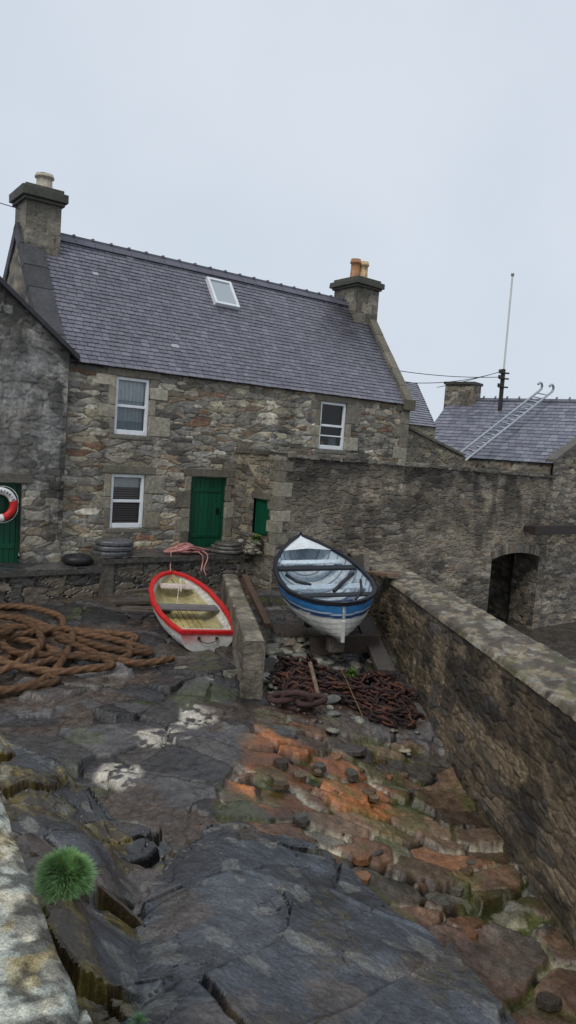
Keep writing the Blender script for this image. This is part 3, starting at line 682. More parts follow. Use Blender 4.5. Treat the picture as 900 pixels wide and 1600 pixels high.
c=mx(c,(154,139,113),sst(.5,.55,fbm(U*7,V*9,6,6))*.5);c=mx(c,(156,156,147),sst(.56,.6,fbm(U*10+9,V*12,6,8))*.5);c=mx(c,(64,55,48),sst(.47,.53,fbm(U*5+19,V*8,6,9))*.7);c=mx(c,(96,98,56),sst(.6,.68,fbm(U*3+40,V*4,4,3))*.3)
Xc=np.array([WX(Y0),Y0,-2.27])+U[...,None]*dw-V[...,None]*nl+h[...,None]*Z
mb.add(Xc.reshape(-1,3),gridfaces(U.shape).tolist(),c.reshape(-1,3))
o=mb.build("coping",M_STONE,smooth=True);adopt(o,sw)
mb=MB();sheet(mb,O_-nl*.6+dw*Lw-Z*.4,-dw,Z,-nl,Lw,2.87,.08,.3,.13,61,PAL_A,(84,77,66),.04,fade=0)
sheet(mb,O_+dw*Lw,-nl,Z,dw,.6,2.45,.08,.3,.13,62,PAL_A,(84,77,66),.02,fade=0);sheet(mb,O_-nl*.6,nl,Z,-dw,.6,2.45,.08,.3,.13,63,PAL_A,(84,77,66),.02,fade=0)
o=mb.build("outer_face",M_STONE);adopt(o,sw)

# divider wall
mb=MB();a=np.array([-.33,10.05,-3.75]);b=np.array([-1.12,15.2,-3.75]);dd=b-a;Ls=np.linalg.norm(dd);dd/=Ls;pd=np.array([dd[1],-dd[0],0])
ks=dict(depth=.008,fade=0,bulge=.02,pw=4,fn=lambda U,V,c:c*(.45+1.0*fbm(U*4,V*4,5,4))[...,None])
PS=[(122,114,100),(118,110,96),(114,107,95)]
sheet(mb,a-pd*.15,pd,Z,-dd,.30,1.06,.02,.7,.5,70,PS,(104,97,86),**ks)
sheet(mb,a-pd*.15+dd*Ls,-dd,Z,-pd,Ls,1.06,.03,.9,.5,71,PS,(104,97,86),**ks)
sheet(mb,a+pd*.15,dd,Z,pd,Ls,1.06,.03,.9,.5,72,PS,(104,97,86),**ks)
us=np.arange(0,Ls+.01,.02);ws=np.linspace(-.155,.155,18);U,V=np.meshgrid(us,ws)
h=1.06-(np.abs(V)/.155)**8*.03+(fbm(U*2,V*5,5,3)-.5)*.05*sst(.155,.11,np.abs(V));c=np.array(lin((132,124,108)))*(.4+1.1*fbm(U*7,V*9,5,2))[...,None];c=mx(c,(84,76,64),sst(.5,.56,fbm(U*3,V*4,5,8))*.6)
Xc=a+U[...,None]*dd+V[...,None]*pd+h[...,None]*Z
mb.add(Xc.reshape(-1,3),gridfaces(U.shape)[:,::-1].tolist(),c.reshape(-1,3))
mb.build("divider_wall",M_STONE,smooth=False,label="short weathered concrete wall between the two boats",category="wall")

# ------------------------------------------------------------------ bedrock
def rock(name,poly,topfn,res,pal,label,seed,edge=.1,foot=-4.5,cwh=(.9,.5),rot=.5,moss=0,cellh=.14,tilt=.2,small=1.,saw=0.,sawf=2.2,rim=.32,rimw=.45,mossc=(74,62,28),mth=.56,wob=.14,rough=1.):
    poly=np.array(poly);x0,y0=poly.min(0)-.15;x1,y1=poly.max(0)+.15
    xs=np.arange(x0,x1,res);ys=np.arange(y0,y1,res);X,Y=np.meshgrid(xs,ys)
    wx=X+wob*(fbm(X*2.2,Y*2.2,2,seed)-.5)*2+.03*(fbm(X*12,Y*12,3,seed)-.5);wy=Y+wob*(fbm(X*2.2+7,Y*2.2,2,seed+1)-.5)*2+.03*(fbm(X*12,Y*12+9,3,seed)-.5)
    d=np.full(X.shape,1e9);ins=np.zeros(X.shape,bool);n=len(poly)
    for i in range(n):
        a=poly[i];b=poly[(i+1)%n];ab=b-a;t=np.clip(((wx-a[0])*ab[0]+(wy-a[1])*ab[1])/(ab@ab),0,1)
        d=np.minimum(d,np.hypot(wx-a[0]-t*ab[0],wy-a[1]-t*ab[1]))
        cr=((a[1]>wy)!=(b[1]>wy));ins^=cr&(wx<(b[0]-a[0])*(wy-a[1])/(b[1]-a[1]+1e-12)+a[0])
    sd=np.where(ins,d,-d)
    ca,sa=math.cos(rot),math.sin(rot);RX=X*ca+Y*sa;RY=-X*sa+Y*ca
    jx=RX+.03*(fbm(X*7,Y*7,3,3)-.5);jy=RY+.03*(fbm(X*7+5,Y*7,3,3)-.5)
    e,cx,cy,dx,dy=voro(jx,jy,cwh[0],cwh[1],seed,.95,1.5,.5,.05)
    k1=hsh(cx,cy,seed+3);k2=hsh(cx,cy,seed+4);k3=hsh(cx,cy,seed+5)
    e2,ax_,ay_,bx_,by_=voro(jx+.35*jy,jy,cwh[0]*.42,cwh[1]*.4,seed+1,.95,1.6,.5,.05)
    m1=hsh(ax_,ay_,seed+3);m2=hsh(ax_,ay_,seed+4)
    cr=sst(0,.02,e);brk=sst(.50,.55,fbm(X*1.1+seed,Y*1.1,3,seed+5))
    sm=small*brk;cr2=1-(1-sst(0,.035,e2))*np.clip(sm,0,1)
    dv=cellh*(k1-.5)*sst(0,.10,e)+tilt*((k2-.5)*dx+(k3-.5)*dy)+sm*sst(0,.1,e2)*(.05*(m1-.5)+.09*((m2-.5)*bx_+(m1-.5)*by_))
    tr=sst(rimw,0.,sd+.25*(fbm(X*2.5,Y*2.5,3,seed)-.5))*4;fl=np.floor(tr);dv=dv-rim*(fl+sst(.25,.6,tr-fl))/4
    if saw:
        q=RY*sawf+.7*(fbm(RX*.7,RY*.7,3,seed)-.5)+.15*(fbm(RX*5,RY*5,3,seed+1)-.5);fr=q-np.floor(q);hj=hsh(np.floor(q),np.floor(q)*0,seed+2)
        on=sst(.42,.56,fbm(RX*1.1+4,RY*1.1,3,seed+6))
        dv=dv+saw*(.3+1.0*hj)*on*(fr-sst(.85,1,fr)*fr)
        cr=cr*(1-.7*on*sst(.86,.96,fr)*sst(1.02,.97,fr))
    ck=crack(RX*1.1+seed,RY*1.6,.004,seed+2,4)
    top=topfn(X,Y)+dv-.022*(1-cr)-.014*(1-cr2)-.015*(1-ck)+(fbm(RX*1.2,RY*1.2,3,seed)-.5)*.10*rough+(fbm(RX*5,RY*9,4,seed+2)-.5)*.02*rough+(fbm(X*34,Y*34,3,seed)-.5)*.004
    s=sst(-.03,edge,sd);z=top*s+foot*(1-s)
    pal=np.array([lin(p) for p in pal]);c=pal[np.minimum((k2*len(pal)).astype(int),len(pal)-1)]*(1-.25*sm+.5*sm*m1)[...,None]
    c=c*(.55+.9*fbm(RX*3,RY*5,6,seed+6))[...,None]
    c=c*(1-.75*(1-cr))[...,None]*(1-.6*(1-cr2))[...,None]*(1-.6*(1-ck))[...,None]
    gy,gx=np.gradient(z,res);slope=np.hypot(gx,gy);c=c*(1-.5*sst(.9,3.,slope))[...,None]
    c=mx(c,(104,86,68),sst(.56,.62,fbm(RX*1.6+5,RY*2.4,6,seed+7))*.4)
    c=mx(c,(36,36,38),sst(.50,.58,fbm(RX*1.3+25,RY*2,6,seed+3))*.55)
    if moss:
        m=sst(mth,mth+.06,fbm(X*2.6+1,Y*1.9,6,seed+8)+.04*sst(.3,1.2,slope)+.05*(1-cr2)+.04*(1-cr))*moss;c=mx(c,mossc,m*.85);c=mx(c,(118,104,44),m*sst(.5,.6,fbm(X*18,Y*18,3,2))*.5);z=z+m*.012
    c=mx(c,(150,148,138),sst(.62,.66,fbm(X*5+1,Y*5,5,seed+9))*.3)
    kp=(sd>-.05)[:-1,:-1]
    mb=MB();mb.add(np.stack([X,Y,z],-1).reshape(-1,3),gridfaces(X.shape,kp).tolist(),c.reshape(-1,3))
    return mb.build(name,M_ROCK,smooth=False,label=label,category="rock")
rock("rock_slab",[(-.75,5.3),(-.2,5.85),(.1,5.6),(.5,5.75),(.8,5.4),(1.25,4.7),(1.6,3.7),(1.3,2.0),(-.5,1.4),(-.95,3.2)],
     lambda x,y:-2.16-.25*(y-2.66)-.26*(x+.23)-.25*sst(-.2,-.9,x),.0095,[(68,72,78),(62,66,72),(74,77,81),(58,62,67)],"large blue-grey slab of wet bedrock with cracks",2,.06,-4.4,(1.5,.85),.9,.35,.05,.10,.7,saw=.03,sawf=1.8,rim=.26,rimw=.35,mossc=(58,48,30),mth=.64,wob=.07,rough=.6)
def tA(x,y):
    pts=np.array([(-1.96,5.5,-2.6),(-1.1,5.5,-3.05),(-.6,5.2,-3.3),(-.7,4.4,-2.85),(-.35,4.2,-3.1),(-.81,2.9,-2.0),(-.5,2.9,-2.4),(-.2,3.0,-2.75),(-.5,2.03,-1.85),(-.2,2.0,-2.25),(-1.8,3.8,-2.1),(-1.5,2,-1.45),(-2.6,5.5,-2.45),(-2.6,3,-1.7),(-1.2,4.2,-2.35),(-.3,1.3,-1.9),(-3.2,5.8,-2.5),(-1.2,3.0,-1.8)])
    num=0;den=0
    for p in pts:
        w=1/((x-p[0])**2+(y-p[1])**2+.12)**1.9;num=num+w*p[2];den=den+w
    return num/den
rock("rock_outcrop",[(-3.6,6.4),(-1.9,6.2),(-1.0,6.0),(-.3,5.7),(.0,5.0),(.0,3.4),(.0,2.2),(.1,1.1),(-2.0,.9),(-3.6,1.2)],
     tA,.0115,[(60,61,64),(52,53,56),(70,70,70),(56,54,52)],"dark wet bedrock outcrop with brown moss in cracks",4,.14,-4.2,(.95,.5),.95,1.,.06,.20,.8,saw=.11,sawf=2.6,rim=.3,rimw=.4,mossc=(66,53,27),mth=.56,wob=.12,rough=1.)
# parapet
mb=MB();wa=np.array([-.262,1.12]);wb=np.array([-.975,2.32]);dq=(wb-wa)/np.linalg.norm(wb-wa);pq=np.array([-dq[1],dq[0]])
us=np.arange(-1.0,1.75,.009)
U,V=np.meshgrid(us,np.linspace(-.3,.9,150))
hh=-.945+(fbm(U*2,V*2,3,3)-.5)*.03+(fbm(U*16,V*16,4,5)-.5)*.014+(fbm(U*50,V*50,3,5)-.5)*.006
e,cx,cy,dx,dy=voro(U,V,1.1,.7,9,.8,3.,.3,.1);g=sst(0,.025,e);hh=hh-.02*(1-g)
wob=.018*(fbm(U*5,U*0,4,6)-.5)
V2=np.where(V<0,wob+V*.08,wob+V);hh=np.where(V<0,hh+V*5.5,hh-.012*sst(.025,0,V))
XX=wa[0]+U*dq[0]+V2*pq[0];YY=wa[1]+U*dq[1]+V2*pq[1]
c=np.array(lin((142,138,126)))*(.5+.9*fbm(U*14,V*14,5,2))[...,None]
c=mx(c,(206,198,176),sst(.5,.55,fbm(U*12,V*12,6,4))*.75);c=mx(c,(88,88,82),sst(.53,.57,fbm(U*14+3,V*14,6,7))*.85);c=mx(c,(176,182,172),sst(.56,.59,fbm(U*9+8,V*9,6,8))*.6);c=mx(c,(166,146,92),sst(.6,.64,fbm(U*13+8,V*13,6,10))*.5)
c=mx(c,(52,50,45),sst(.57,.62,fbm(U*30,V*30,4,11))*.75)
c=c*(1-.6*(1-g))[...,None];c=c*(1-.35*sst(0,-.05,V))[...,None]
mb.add(np.stack([XX,YY,hh],-1).reshape(-1,3),gridfaces(U.shape).tolist(),c.reshape(-1,3));mb.build("parapet_wall",M_COARSE,smooth=True,label="rough pale lichen-covered stone parapet above the rocks",category="wall")

# ------------------------------------------------------------------ plants
def tuft(center,r,n,col,name,label,h=.9,w_=.016,vary=(.7,1.06)):
    mb=MB()
    for i in range(n):
        a=random.uniform(0,2*math.pi);el=math.acos(random.uniform(-.1,1));d=np.array([math.sin(el)*math.cos(a),math.sin(el)*math.sin(a),math.cos(el)*h])
        L=r*random.uniform(*vary)*(.9+.16*float(noise.noise(Vector(d*2.5))));w=r*w_;s=np.cross(d,[.3,.2,1]);s/=np.linalg.norm(s)+1e-6;c0=np.array(center)
        bend=np.array([random.uniform(-.25,.25),random.uniform(-.25,.25),-.12*(1-d[2])+random.uniform(-.1,.1)])*L
        p0=c0+d*L*.3;p1=c0+d*L*.72;p2=c0+d*L+bend;cc=np.array(lin(col))*random.uniform(.6,1.3)
        if random.random()<.06: cc=np.array(lin((170,160,100)))
        mb.add([p0-s*w,p0+s*w,p1+s*w,p1-s*w,p2],[(0,1,2,3),(3,2,4)],np.array([cc*.35,cc*.35,cc*.9,cc*.9,cc*1.45]))
    return mb.build(name,M_LEAF,label=label,category="plant")
tuft((-.80,2.83,-1.79),.125,8000,(126,164,104),"grass_tuft","dense round green tuft growing from rock crack",h=1.0,vary=(.92,1.02),w_=.022)
tuft((-.36,2.18,-1.84),.05,120,(110,160,96),"grass_tuft","small sparse green tuft growing on the bedrock")
tuft(P(4.12,-1.35,-2.12),.2,300,(90,120,50),"garden_plant","small leafy plant on stones beside the hatch",w_=.06)
tuft((1.15,11.15,-3.4),.16,160,(100,140,56),"grass_tuft","thin weeds growing beside the rusty chain",w_=.03)

# ------------------------------------------------------------------ boats
def frame(o,y,roll=0):
    o=Vector(o);y=(Vector(y)-o);L=y.length;y.normalize();x=y.cross(Vector((0,0,1))).normalized();z=x.cross(y)
    M=Matrix((x,y,z)).transposed().to_4x4();M=M@Matrix.Rotation(roll,4,'Y');M.translation=o;return M,L
def boat(name,M,L,beam,keel,sheer,th,bands,incol,label,transom,nS=40,nG=14,ex=.8):
    root=empty(name,(0,0,0),label,"boat");root.matrix_world=M;bpy.context.view_layer.update()
    tt=np.linspace(0,1,nS)
    def sec(t,inner=0.):
        b=max(beam(t)-inner,.004);k=keel(t)+inner*1.2;s=sheer(t)
        pts=[]
        for j in range(nG+1):
            ang=j/nG*math.pi/2
            pts.append((b*(math.sin(ang)**ex(t)),k+(s-k)*(1-math.cos(ang)**1.15)))
        return pts
    def skin(inner,colf):
        v=[];c=[];f=[];n=2*nG+1
        for t in tt:
            p=sec(t,inner);row=[(-x,z) for x,z in p[::-1]]+p[1:]
            for i,(x,z) in enumerate(row):
                y=t*L
                if inner: y=min(max(y,inner*1.2),L-inner*2)
                u=abs(i-nG)/nG
                lap=0 if inner else .012*((u*8)%1)
                v.append((x*(1+lap),y,z));c.append(colf(u,t,z-sheer(t)))
        for a in range(nS-1):
            for i in range(n-1): f.append((a*n+i,a*n+i+1,(a+1)*n+i+1,(a+1)*n+i))
        return v,f,np.array(c),n
    mb=MB();v,f,c,n=skin(0,bands);mb.add(v,f,c)
    if transom: mb.add([v[i] for i in range(n)],[tuple(range(n))],c[:n])
    kp=[(0,t*L,keel(t)-.02) for t in tt]
    for a,b in zip(kp[:-1],kp[1:]): mb.add([(-.018,a[1],a[2]-.035),(.018,a[1],a[2]-.035),(.018,b[1],b[2]-.035),(-.018,b[1],b[2]-.035),(-.018,a[1],a[2]+.05),(.018,a[1],a[2]+.05),(.018,b[1],b[2]+.05),(-.018,b[1],b[2]+.05)],[(0,3,2,1),(0,1,5,4),(1,2,6,5),(3,0,4,7),(2,3,7,6)],bands(0,a[1]/L,-1))
    q=mb.build("hull",M_WORN,smooth=True);q.parent=root
    mb=MB();v,f,c,n=skin(th,incol);mb.add(v,[x[::-1] for x in f],c)
    if transom: mb.add([v[i] for i in range(n)],[tuple(range(n))[::-1]],c[:n])
    q=mb.build("interior",M_WORN,smooth=True);q.parent=root
    return root,sec,tt
M,L=frame((-1.15,11.72,-3.05),(-2.2,14.28,-2.66),.05)
def dbeam(t): return 1.0*float(np.interp(t,[0,.12,.3,.5,.7,.82,.9,.96,1],[.46,.55,.62,.64,.58,.48,.36,.22,.03]))
def dsheer(t): return float(.02-.05*math.sin(math.pi*t)+.1*t*t)
def dkeel(t): return dsheer(t)-float(np.interp(t,[0,.3,.7,.9,1],[.36,.42,.42,.34,.12]))
WHT=lin((228,226,220));RED=lin((204,34,34))
def db(u,t,z):
    if z>-.055:return RED
    return WHT*(.97 if u>.5 else .8)*(.9+.18*random.random())
dg,sec,tt=boat("red_dinghy",M,L,dbeam,dkeel,dsheer,.025,db,lambda u,t,z:RED*.9 if z>-.045 else ((lin((220,218,208)) if u>.6 else lin((184,174,128)))*(.7+.4*random.random())),"small white rowing dinghy with bright red gunwale and grey thwarts",True,ex=lambda t:.55)
def rim(sheer,beam,L,w,h,col,nm,root,closed_stern,up=.012,over=.03):
    mb=MB();T=np.concatenate([np.linspace(0,.8,30),np.linspace(.81,1,26)])
    for sg in(-1,1):
        pts=[]
        for i,t in enumerate(T):
            b=beam(t);y=t*L;nx,ny=1.,0.
            if 0<i:
                db_=beam(min(t+.01,1))-beam(max(t-.01,0));dy=L*(min(t+.01,1)-max(t-.01,0));l=math.hypot(db_,dy);nx,ny=dy/l,-db_/l
            pts.append((b,y,sheer(t),nx,ny))
        v=[]
        for b,y,z,nx,ny in pts:
            for o_,zz in((over,-h),(over,up),(over-w,up),(over-w,-h)):
                v.append((sg*max(b+nx*o_,0),y+ny*o_,z+zz))
        f=[]
        for i in range(len(pts)-1):
            for j in range(4): f.append((4*i+j,4*i+(j+1)%4,4*(i+1)+(j+1)%4,4*(i+1)+j))
        f.append((0,1,2,3));mb.add(v,f,col)
    if closed_stern: mb.box((-beam(0)-over,-.02,sheer(0)-h),(2*(beam(0)+over),0,0),(0,.07,0),(0,0,h+up+.004),col)
    q=mb.build(nm,M_WORN,smooth=False,bevel=.004);q.parent=root;return q
rim(dsheer,dbeam,L,.085,.045,RED,"gunwale",dg,True)
def thwart(root,t,w,L,beam,sheer,dz,col,th=.03,nm="thwart",mat=None):
    mb=MB();b=beam(t)-.045;z=sheer(t)-dz
    n=max(1,int(w/.13))
    for i in range(n):mb.box((-b,t*L-w/2+i*w/n,z),(2*b,0,0),(0,w/n-.004 if n==1 else w/n-.012,0),(0,0,th),col*random.uniform(.85,1.1))
    q=mb.build(nm,mat or M_WOOD,bevel=.004);q.parent=root
thwart(dg,.52,.3,L,dbeam,dsheer,.13,lin((112,108,106)));thwart(dg,.14,.3,L,dbeam,dsheer,.17,lin((204,198,180)));thwart(dg,.86,.26,L,lambda t:dbeam(t)-.08,dsheer,.14,lin((206,188,178)))
mb=MB()
for i in range(6): mb.box((-.33+i*.11,.45,dkeel(.3)+.09),(.095,0,0),(0,1.55,0),(0,0,.02),lin((186,170,112))*random.uniform(.75,1.15))
q=mb.build("floorboard",M_WOOD);q.parent=dg;q["kind"]="stuff"
mb=MB()
for sx in(-.15,.15): mb.box((sx-.02,-.03,-.12),(.04,0,0),(0,.03,0),(0,0,.05),lin((70,66,60)))
tube(mb,[(-.16,-.03,-.1),(-.1,-.04,-.15),(0,-.04,-.17),(.1,-.04,-.15),(.16,-.03,-.1)],.008,lin((90,80,60)),6)
q=mb.build("stern_fitting",M_METAL);q.parent=dg
mb=MB();mb.box((-2.3,13.35,-3.4),(.9,.28,0),(-.06,.18,0),(0,0,.28),lin((74,64,54)),.01);mb.build("timber_block",M_WOOD,bevel=.01,label="dark timber block supporting the red dinghy",category="timber")

M,L=frame((.97,11.22,-2.36),(.29,14.75,-1.87),-.06)
def bbeam(t): return .99*float(np.interp(t,[0,.015,.05,.12,.22,.35,.5,.65,.8,.9,.96,1],[.03,.18,.38,.59,.75,.82,.80,.72,.52,.31,.15,.02]))
def bsheer(t): return float(.05*(1-t/.3)**2 if t<.3 else .17*((t-.3)/.7)**2)
def bkeel(t): return bsheer(t)-float(np.interp(t,[0,.04,.12,.3,.7,.9,1],[.58,.64,.66,.64,.62,.56,.3]))
NAVY=lin((24,27,34));BLUE=lin((50,114,168));LB=lin((208,220,228))
def bb(u,t,z):
    if z>-.05:return NAVY
    if z>-.18:return BLUE*(.85+.25*random.random())
    if z>-.20:return lin((196,206,212))
    if z>-.26:return lin((34,64,108))
    k=.98 if (u*9)%1>.18 else .62
    return lin((226,226,218))*k*(.92+.12*random.random())
def bi(u,t,z):
    if z>-.035: return NAVY
    k=1.0 if (u*10)%1>.12 else .8
    return LB*k*(.9 if u<.3 else 1)*(.86+.18*random.random())
bo,sec,tt=boat("blue_boat",M,L,bbeam,bkeel,bsheer,.025,bb,bi,"blue and white clinker rowing boat propped on the slip",False,nS=80,nG=44,ex=lambda t:float(np.interp(t,[0,.12,.35,.8,1],[1.25,.85,.6,.85,1.2])))
rim(bsheer,bbeam,L,.065,.045,NAVY,"gunwale",bo,False,over=.022)
thwart(bo,.2,.15,L,bbeam,bsheer,.09,lin((40,44,50)),.03);thwart(bo,.4,.24,L,bbeam,bsheer,.2,lin((186,202,212)),.03);thwart(bo,.56,.2,L,bbeam,bsheer,.07,lin((34,38,44)),.045);thwart(bo,.71,.2,L,bbeam,bsheer,.15,lin((196,208,216)),.03)
mb=MB();v=[];T=np.linspace(.8,.99,10)
for t in T: v+=[(-bbeam(t)+.03,t*L,bsheer(t)-.03),(0,t*L,bsheer(t)+.01),(bbeam(t)-.03,t*L,bsheer(t)-.03)]
mb.add(v,[(3*i+j,3*i+j+1,3*i+4+j,3*i+3+j) for i in range(9) for j in(0,1)],lin((226,230,232)));q=mb.build("foredeck",M_WORN);q.parent=bo
mb=MB()
for t in np.linspace(.12,.88,12):
    p=sec(t,.028);pts=[(-x,t*L,z) for x,z in p[::-1]]+[(x,t*L,z) for x,z in p[1:]]
    tube(mb,[(x,y,z+.006) for x,y,z in pts[::3]],.014,lin((136,152,166)),5)
q=mb.build("rib",M_WORN);q.parent=bo;q["kind"]="stuff"
mb=MB();tube(mb,[(.62,.5*L,-.07),(.35,.4*L,-.1),(.12,.32*L,-.16)],.035,lin((34,36,40)),8);tube(mb,[(-.6,.5*L,-.07),(-.45,.44*L,-.12),(-.2,.42*L,-.17)],.03,lin((34,36,40)),8)
tube(mb,[(.3,.12*L,-.05),(.5,.22*L,-.03),(.62,.36*L,-.02)],.022,lin((40,40,44)),8);tube(mb,[(-.5,.3*L,-.2),(-.2,.28*L,-.3),(.1,.3*L,-.32),(.4,.26*L,-.25)],.02,lin((70,84,110)),8)
q=mb.build("boat_gear",M_WORN,smooth=True);q.parent=bo;q["kind"]="stuff"
mb=MB();mb.box((-.025,-.035,bkeel(0)-.06),(.05,0,0),(0,.06,0),(0,0,bsheer(0)-bkeel(0)-.22),lin((206,206,198)))
q=mb.build("stern_post",M_WORN,bevel=.006);q.parent=bo
mb=MB();mb.box((-.025,L-.05,bkeel(1)),(.05,0,0),(0,.05,0),(0,0,bsheer(1)-bkeel(1)+.06),NAVY);q=mb.build("stem_post",M_WORN,bevel=.006);q.parent=bo

# ------------------------------------------------------------------ timbers
def timber(a,b,w,h,col,label,mat=None,name="timber_beam"):
    a=np.array(a,float);b=np.array(b,float);d=b-a;l=np.linalg.norm(d);s=np.cross(d/l,Z);s/=np.linalg.norm(s);u=np.cross(s,d/l)
    mb=MB();mb.box(a-s*w/2,d,s*w,u*h,lin(col),.012);mb.build(name,mat or M_WOOD,bevel=.008,label=label,category="timber",group="timbers around the boats")
timber((.55,12.2,-3.42),(1.7,12.4,-3.34),.16,.3,(78,68,60),"dark timber cross beam under the blue boat")
timber((.45,13.4,-3.25),(1.6,13.6,-3.15),.16,.5,(60,52,48),"dark timber cross beam under the blue boat")
timber((.8,11.75,-3.22),(1.05,11.8,-3.2),.2,.24,(96,86,78),"short timber chock under the boat keel")
timber((1.75,11.6,-3.5),(1.5,13.4,-3.05),.3,.08,(84,78,74),"dark wet plank lying up the slip")
timber((.66,9.95,-3.6),(.5,11.0,-3.25),.06,.05,(120,98,84),"pale reddish plank lying among cobbles")
timber((-.2,12.1,-3.0),(-.75,14.0,-2.55),.12,.1,(84,64,50),"brown spar resting on the divider wall")
timber((1.62,13.6,-2.22),(2.0,13.1,-2.15),.3,.06,(112,90,72),"broken board laid over the wall coping")
timber((1.25,16.0,-2.9),(1.62,14.2,-2.42),.12,.5,(104,98,90),"grey slab leaning against the slipway wall",M_STONE,"leaning_slab")
for i,(x,y,l,a,w) in enumerate(((-3.7,13.6,1.4,.05,.16),(-3.3,13.9,1.5,.3,.2),(-2.9,13.3,.9,-.1,.18),(-3.1,14.2,1.2,.6,.14))):
    g=float(gz(x,y))+.03+.07*i
    timber((x,y,g),(x+l*math.cos(a),y+l*math.sin(a),g+.04),w,.06,(78+6*i,70+5*i,62+4*i),"dark wet driftwood board lying by the terrace")

# ------------------------------------------------------------------ loose stones
def stone_mesh(seed,fl):
    bm=bmesh.new();bmesh.ops.create_icosphere(bm,subdivisions=3,radius=1);r=random.Random(seed);off=[r.uniform(0,50) for _ in range(3)]
    cut=[(Vector((r.gauss(0,1),r.gauss(0,1),r.gauss(0,1))).normalized(),r.uniform(.5,.8)) for _ in range(9)]
    for v in bm.verts:
        for n_,d_ in cut:
            q=v.co.dot(n_)
            if q>d_: v.co-=n_*(q-d_)*.95
        v.co*=1+.15*noise.noise(v.co*1.5+Vector(off))+.05*noise.noise(v.co*5+Vector(off))
        v.co.z*=fl
    V=[tuple(v.co) for v in bm.verts];Fc=[tuple(v.index for v in f.verts) for f in bm.faces];bm.free();return np.array(V),Fc
def hull_mesh(seed,fl):
    r=random.Random(seed);bm=bmesh.new()
    for i in range(11):
        a=i/11*6.283+r.uniform(-.25,.25);k=r.uniform(.75,1.05)
        for zz,kk in((-1,1),(.7,r.uniform(.86,.97))): bm.verts.new((math.cos(a)*k*kk,math.sin(a)*k*kk,zz*fl*r.uniform(.85,1.1)))
    rs=bmesh.ops.convex_hull(bm,input=bm.verts[:])
    bmesh.ops.delete(bm,geom=[g for g in rs["geom_interior"] if isinstance(g,bmesh.types.BMVert)],context='VERTS')
    bm.verts.index_update();V=[tuple(v.co) for v in bm.verts];idx={v:i for i,v in enumerate(bm.verts)};Fc=[tuple(idx[v] for v in f.verts) for f in bm.faces];bm.free();return np.array(V),Fc
def stones(n,fn,name,labels,group,size,pal,fl=(.35,.7),cat="stone",hull=False):
    for i in range(n):
        x,y=fn();s=random.uniform(*size);f_=random.uniform(*fl);V,Fc=(hull_mesh if hull else stone_mesh)(random.randint(0,99999),f_)
        a=random.uniform(0,6.28);R_=np.array([[math.cos(a),-math.sin(a)],[math.sin(a),math.cos(a)]]);V[:,0]*=random.uniform(.9,1.5);V[:,:2]=V[:,:2]@R_.T
        mb=MB();mb.add(V*s,Fc,lin(random.choice(pal))*random.uniform(.7,1.15));ob=mb.build(name,M_WET,smooth=not hull,bevel=.012 if hull else 0,label=labels[0],category=cat,group=group)
        ob.location=(x,y,float(gz(x,y))+s*f_*(.2 if hull else .55));ob.rotation_euler=(random.uniform(-.12,.12),random.uniform(-.12,.12),0)
PG=[(134,134,120),(116,118,108),(138,130,116),(108,108,102),(124,114,98)]
stones(64,lambda:(random.uniform(-.15,.85),random.uniform(10.3,12.9)),"cobble",["rounded grey-green cobble on the slip"],"cobbles beside the divider wall",(.07,.17),PG)
stones(26,lambda:(random.uniform(.9,1.9),random.uniform(11.3,12.6)),"cobble",["rounded grey cobble beneath the blue boat"],"cobbles under the blue boat",(.07,.16),PG)
stones(38,lambda:(random.uniform(-.1,2.1),random.uniform(9.6,10.6)),"cobble",["small brown-grey stone near rusty chain"],"stones around the chain",(.03,.1),PG+[(160,150,130),(90,70,56)])
stones(10,lambda:(random.uniform(-1.4,-.6),random.uniform(10.3,11.2)),"cobble",["flat grey stone beside the dinghy stern"],"stones beside the dinghy",(.1,.2),[(112,112,100),(96,96,92)],(.2,.3),hull=True)
stones(34,lambda:(random.uniform(.1,2.4),random.uniform(5.6,9.4)),"paving_stone",["rough brown stone standing proud of slipway"],"raised slipway stones",(.04,.11),[(104,84,62),(92,74,56),(84,80,70),(120,82,52),(70,62,54)],(.25,.5),hull=True)
for i,(x,y,s,c) in enumerate(((.95,9.2,.3,(74,68,64)),(-.9,8.55,.3,(80,78,80)),(-1.9,9.2,.34,(80,78,80)),(.0,9.0,.28,(72,70,70)))):
    V,Fc=hull_mesh(900+i,.12);V[:,0]*=1.3;V[:,1]*=.6;mb=MB();mb.add(V*s,Fc,lin(c));ob=mb.build("slab_stone",M_WET,bevel=.015,label="large flat weathered slab stone set in the slipway",category="stone",group="large slipway slabs");ob.location=(x,y,float(gz(x,y))+.02);ob.rotation_euler=(random.uniform(-.05,.05),random.uniform(-.05,.05),random.uniform(-.3,.3))

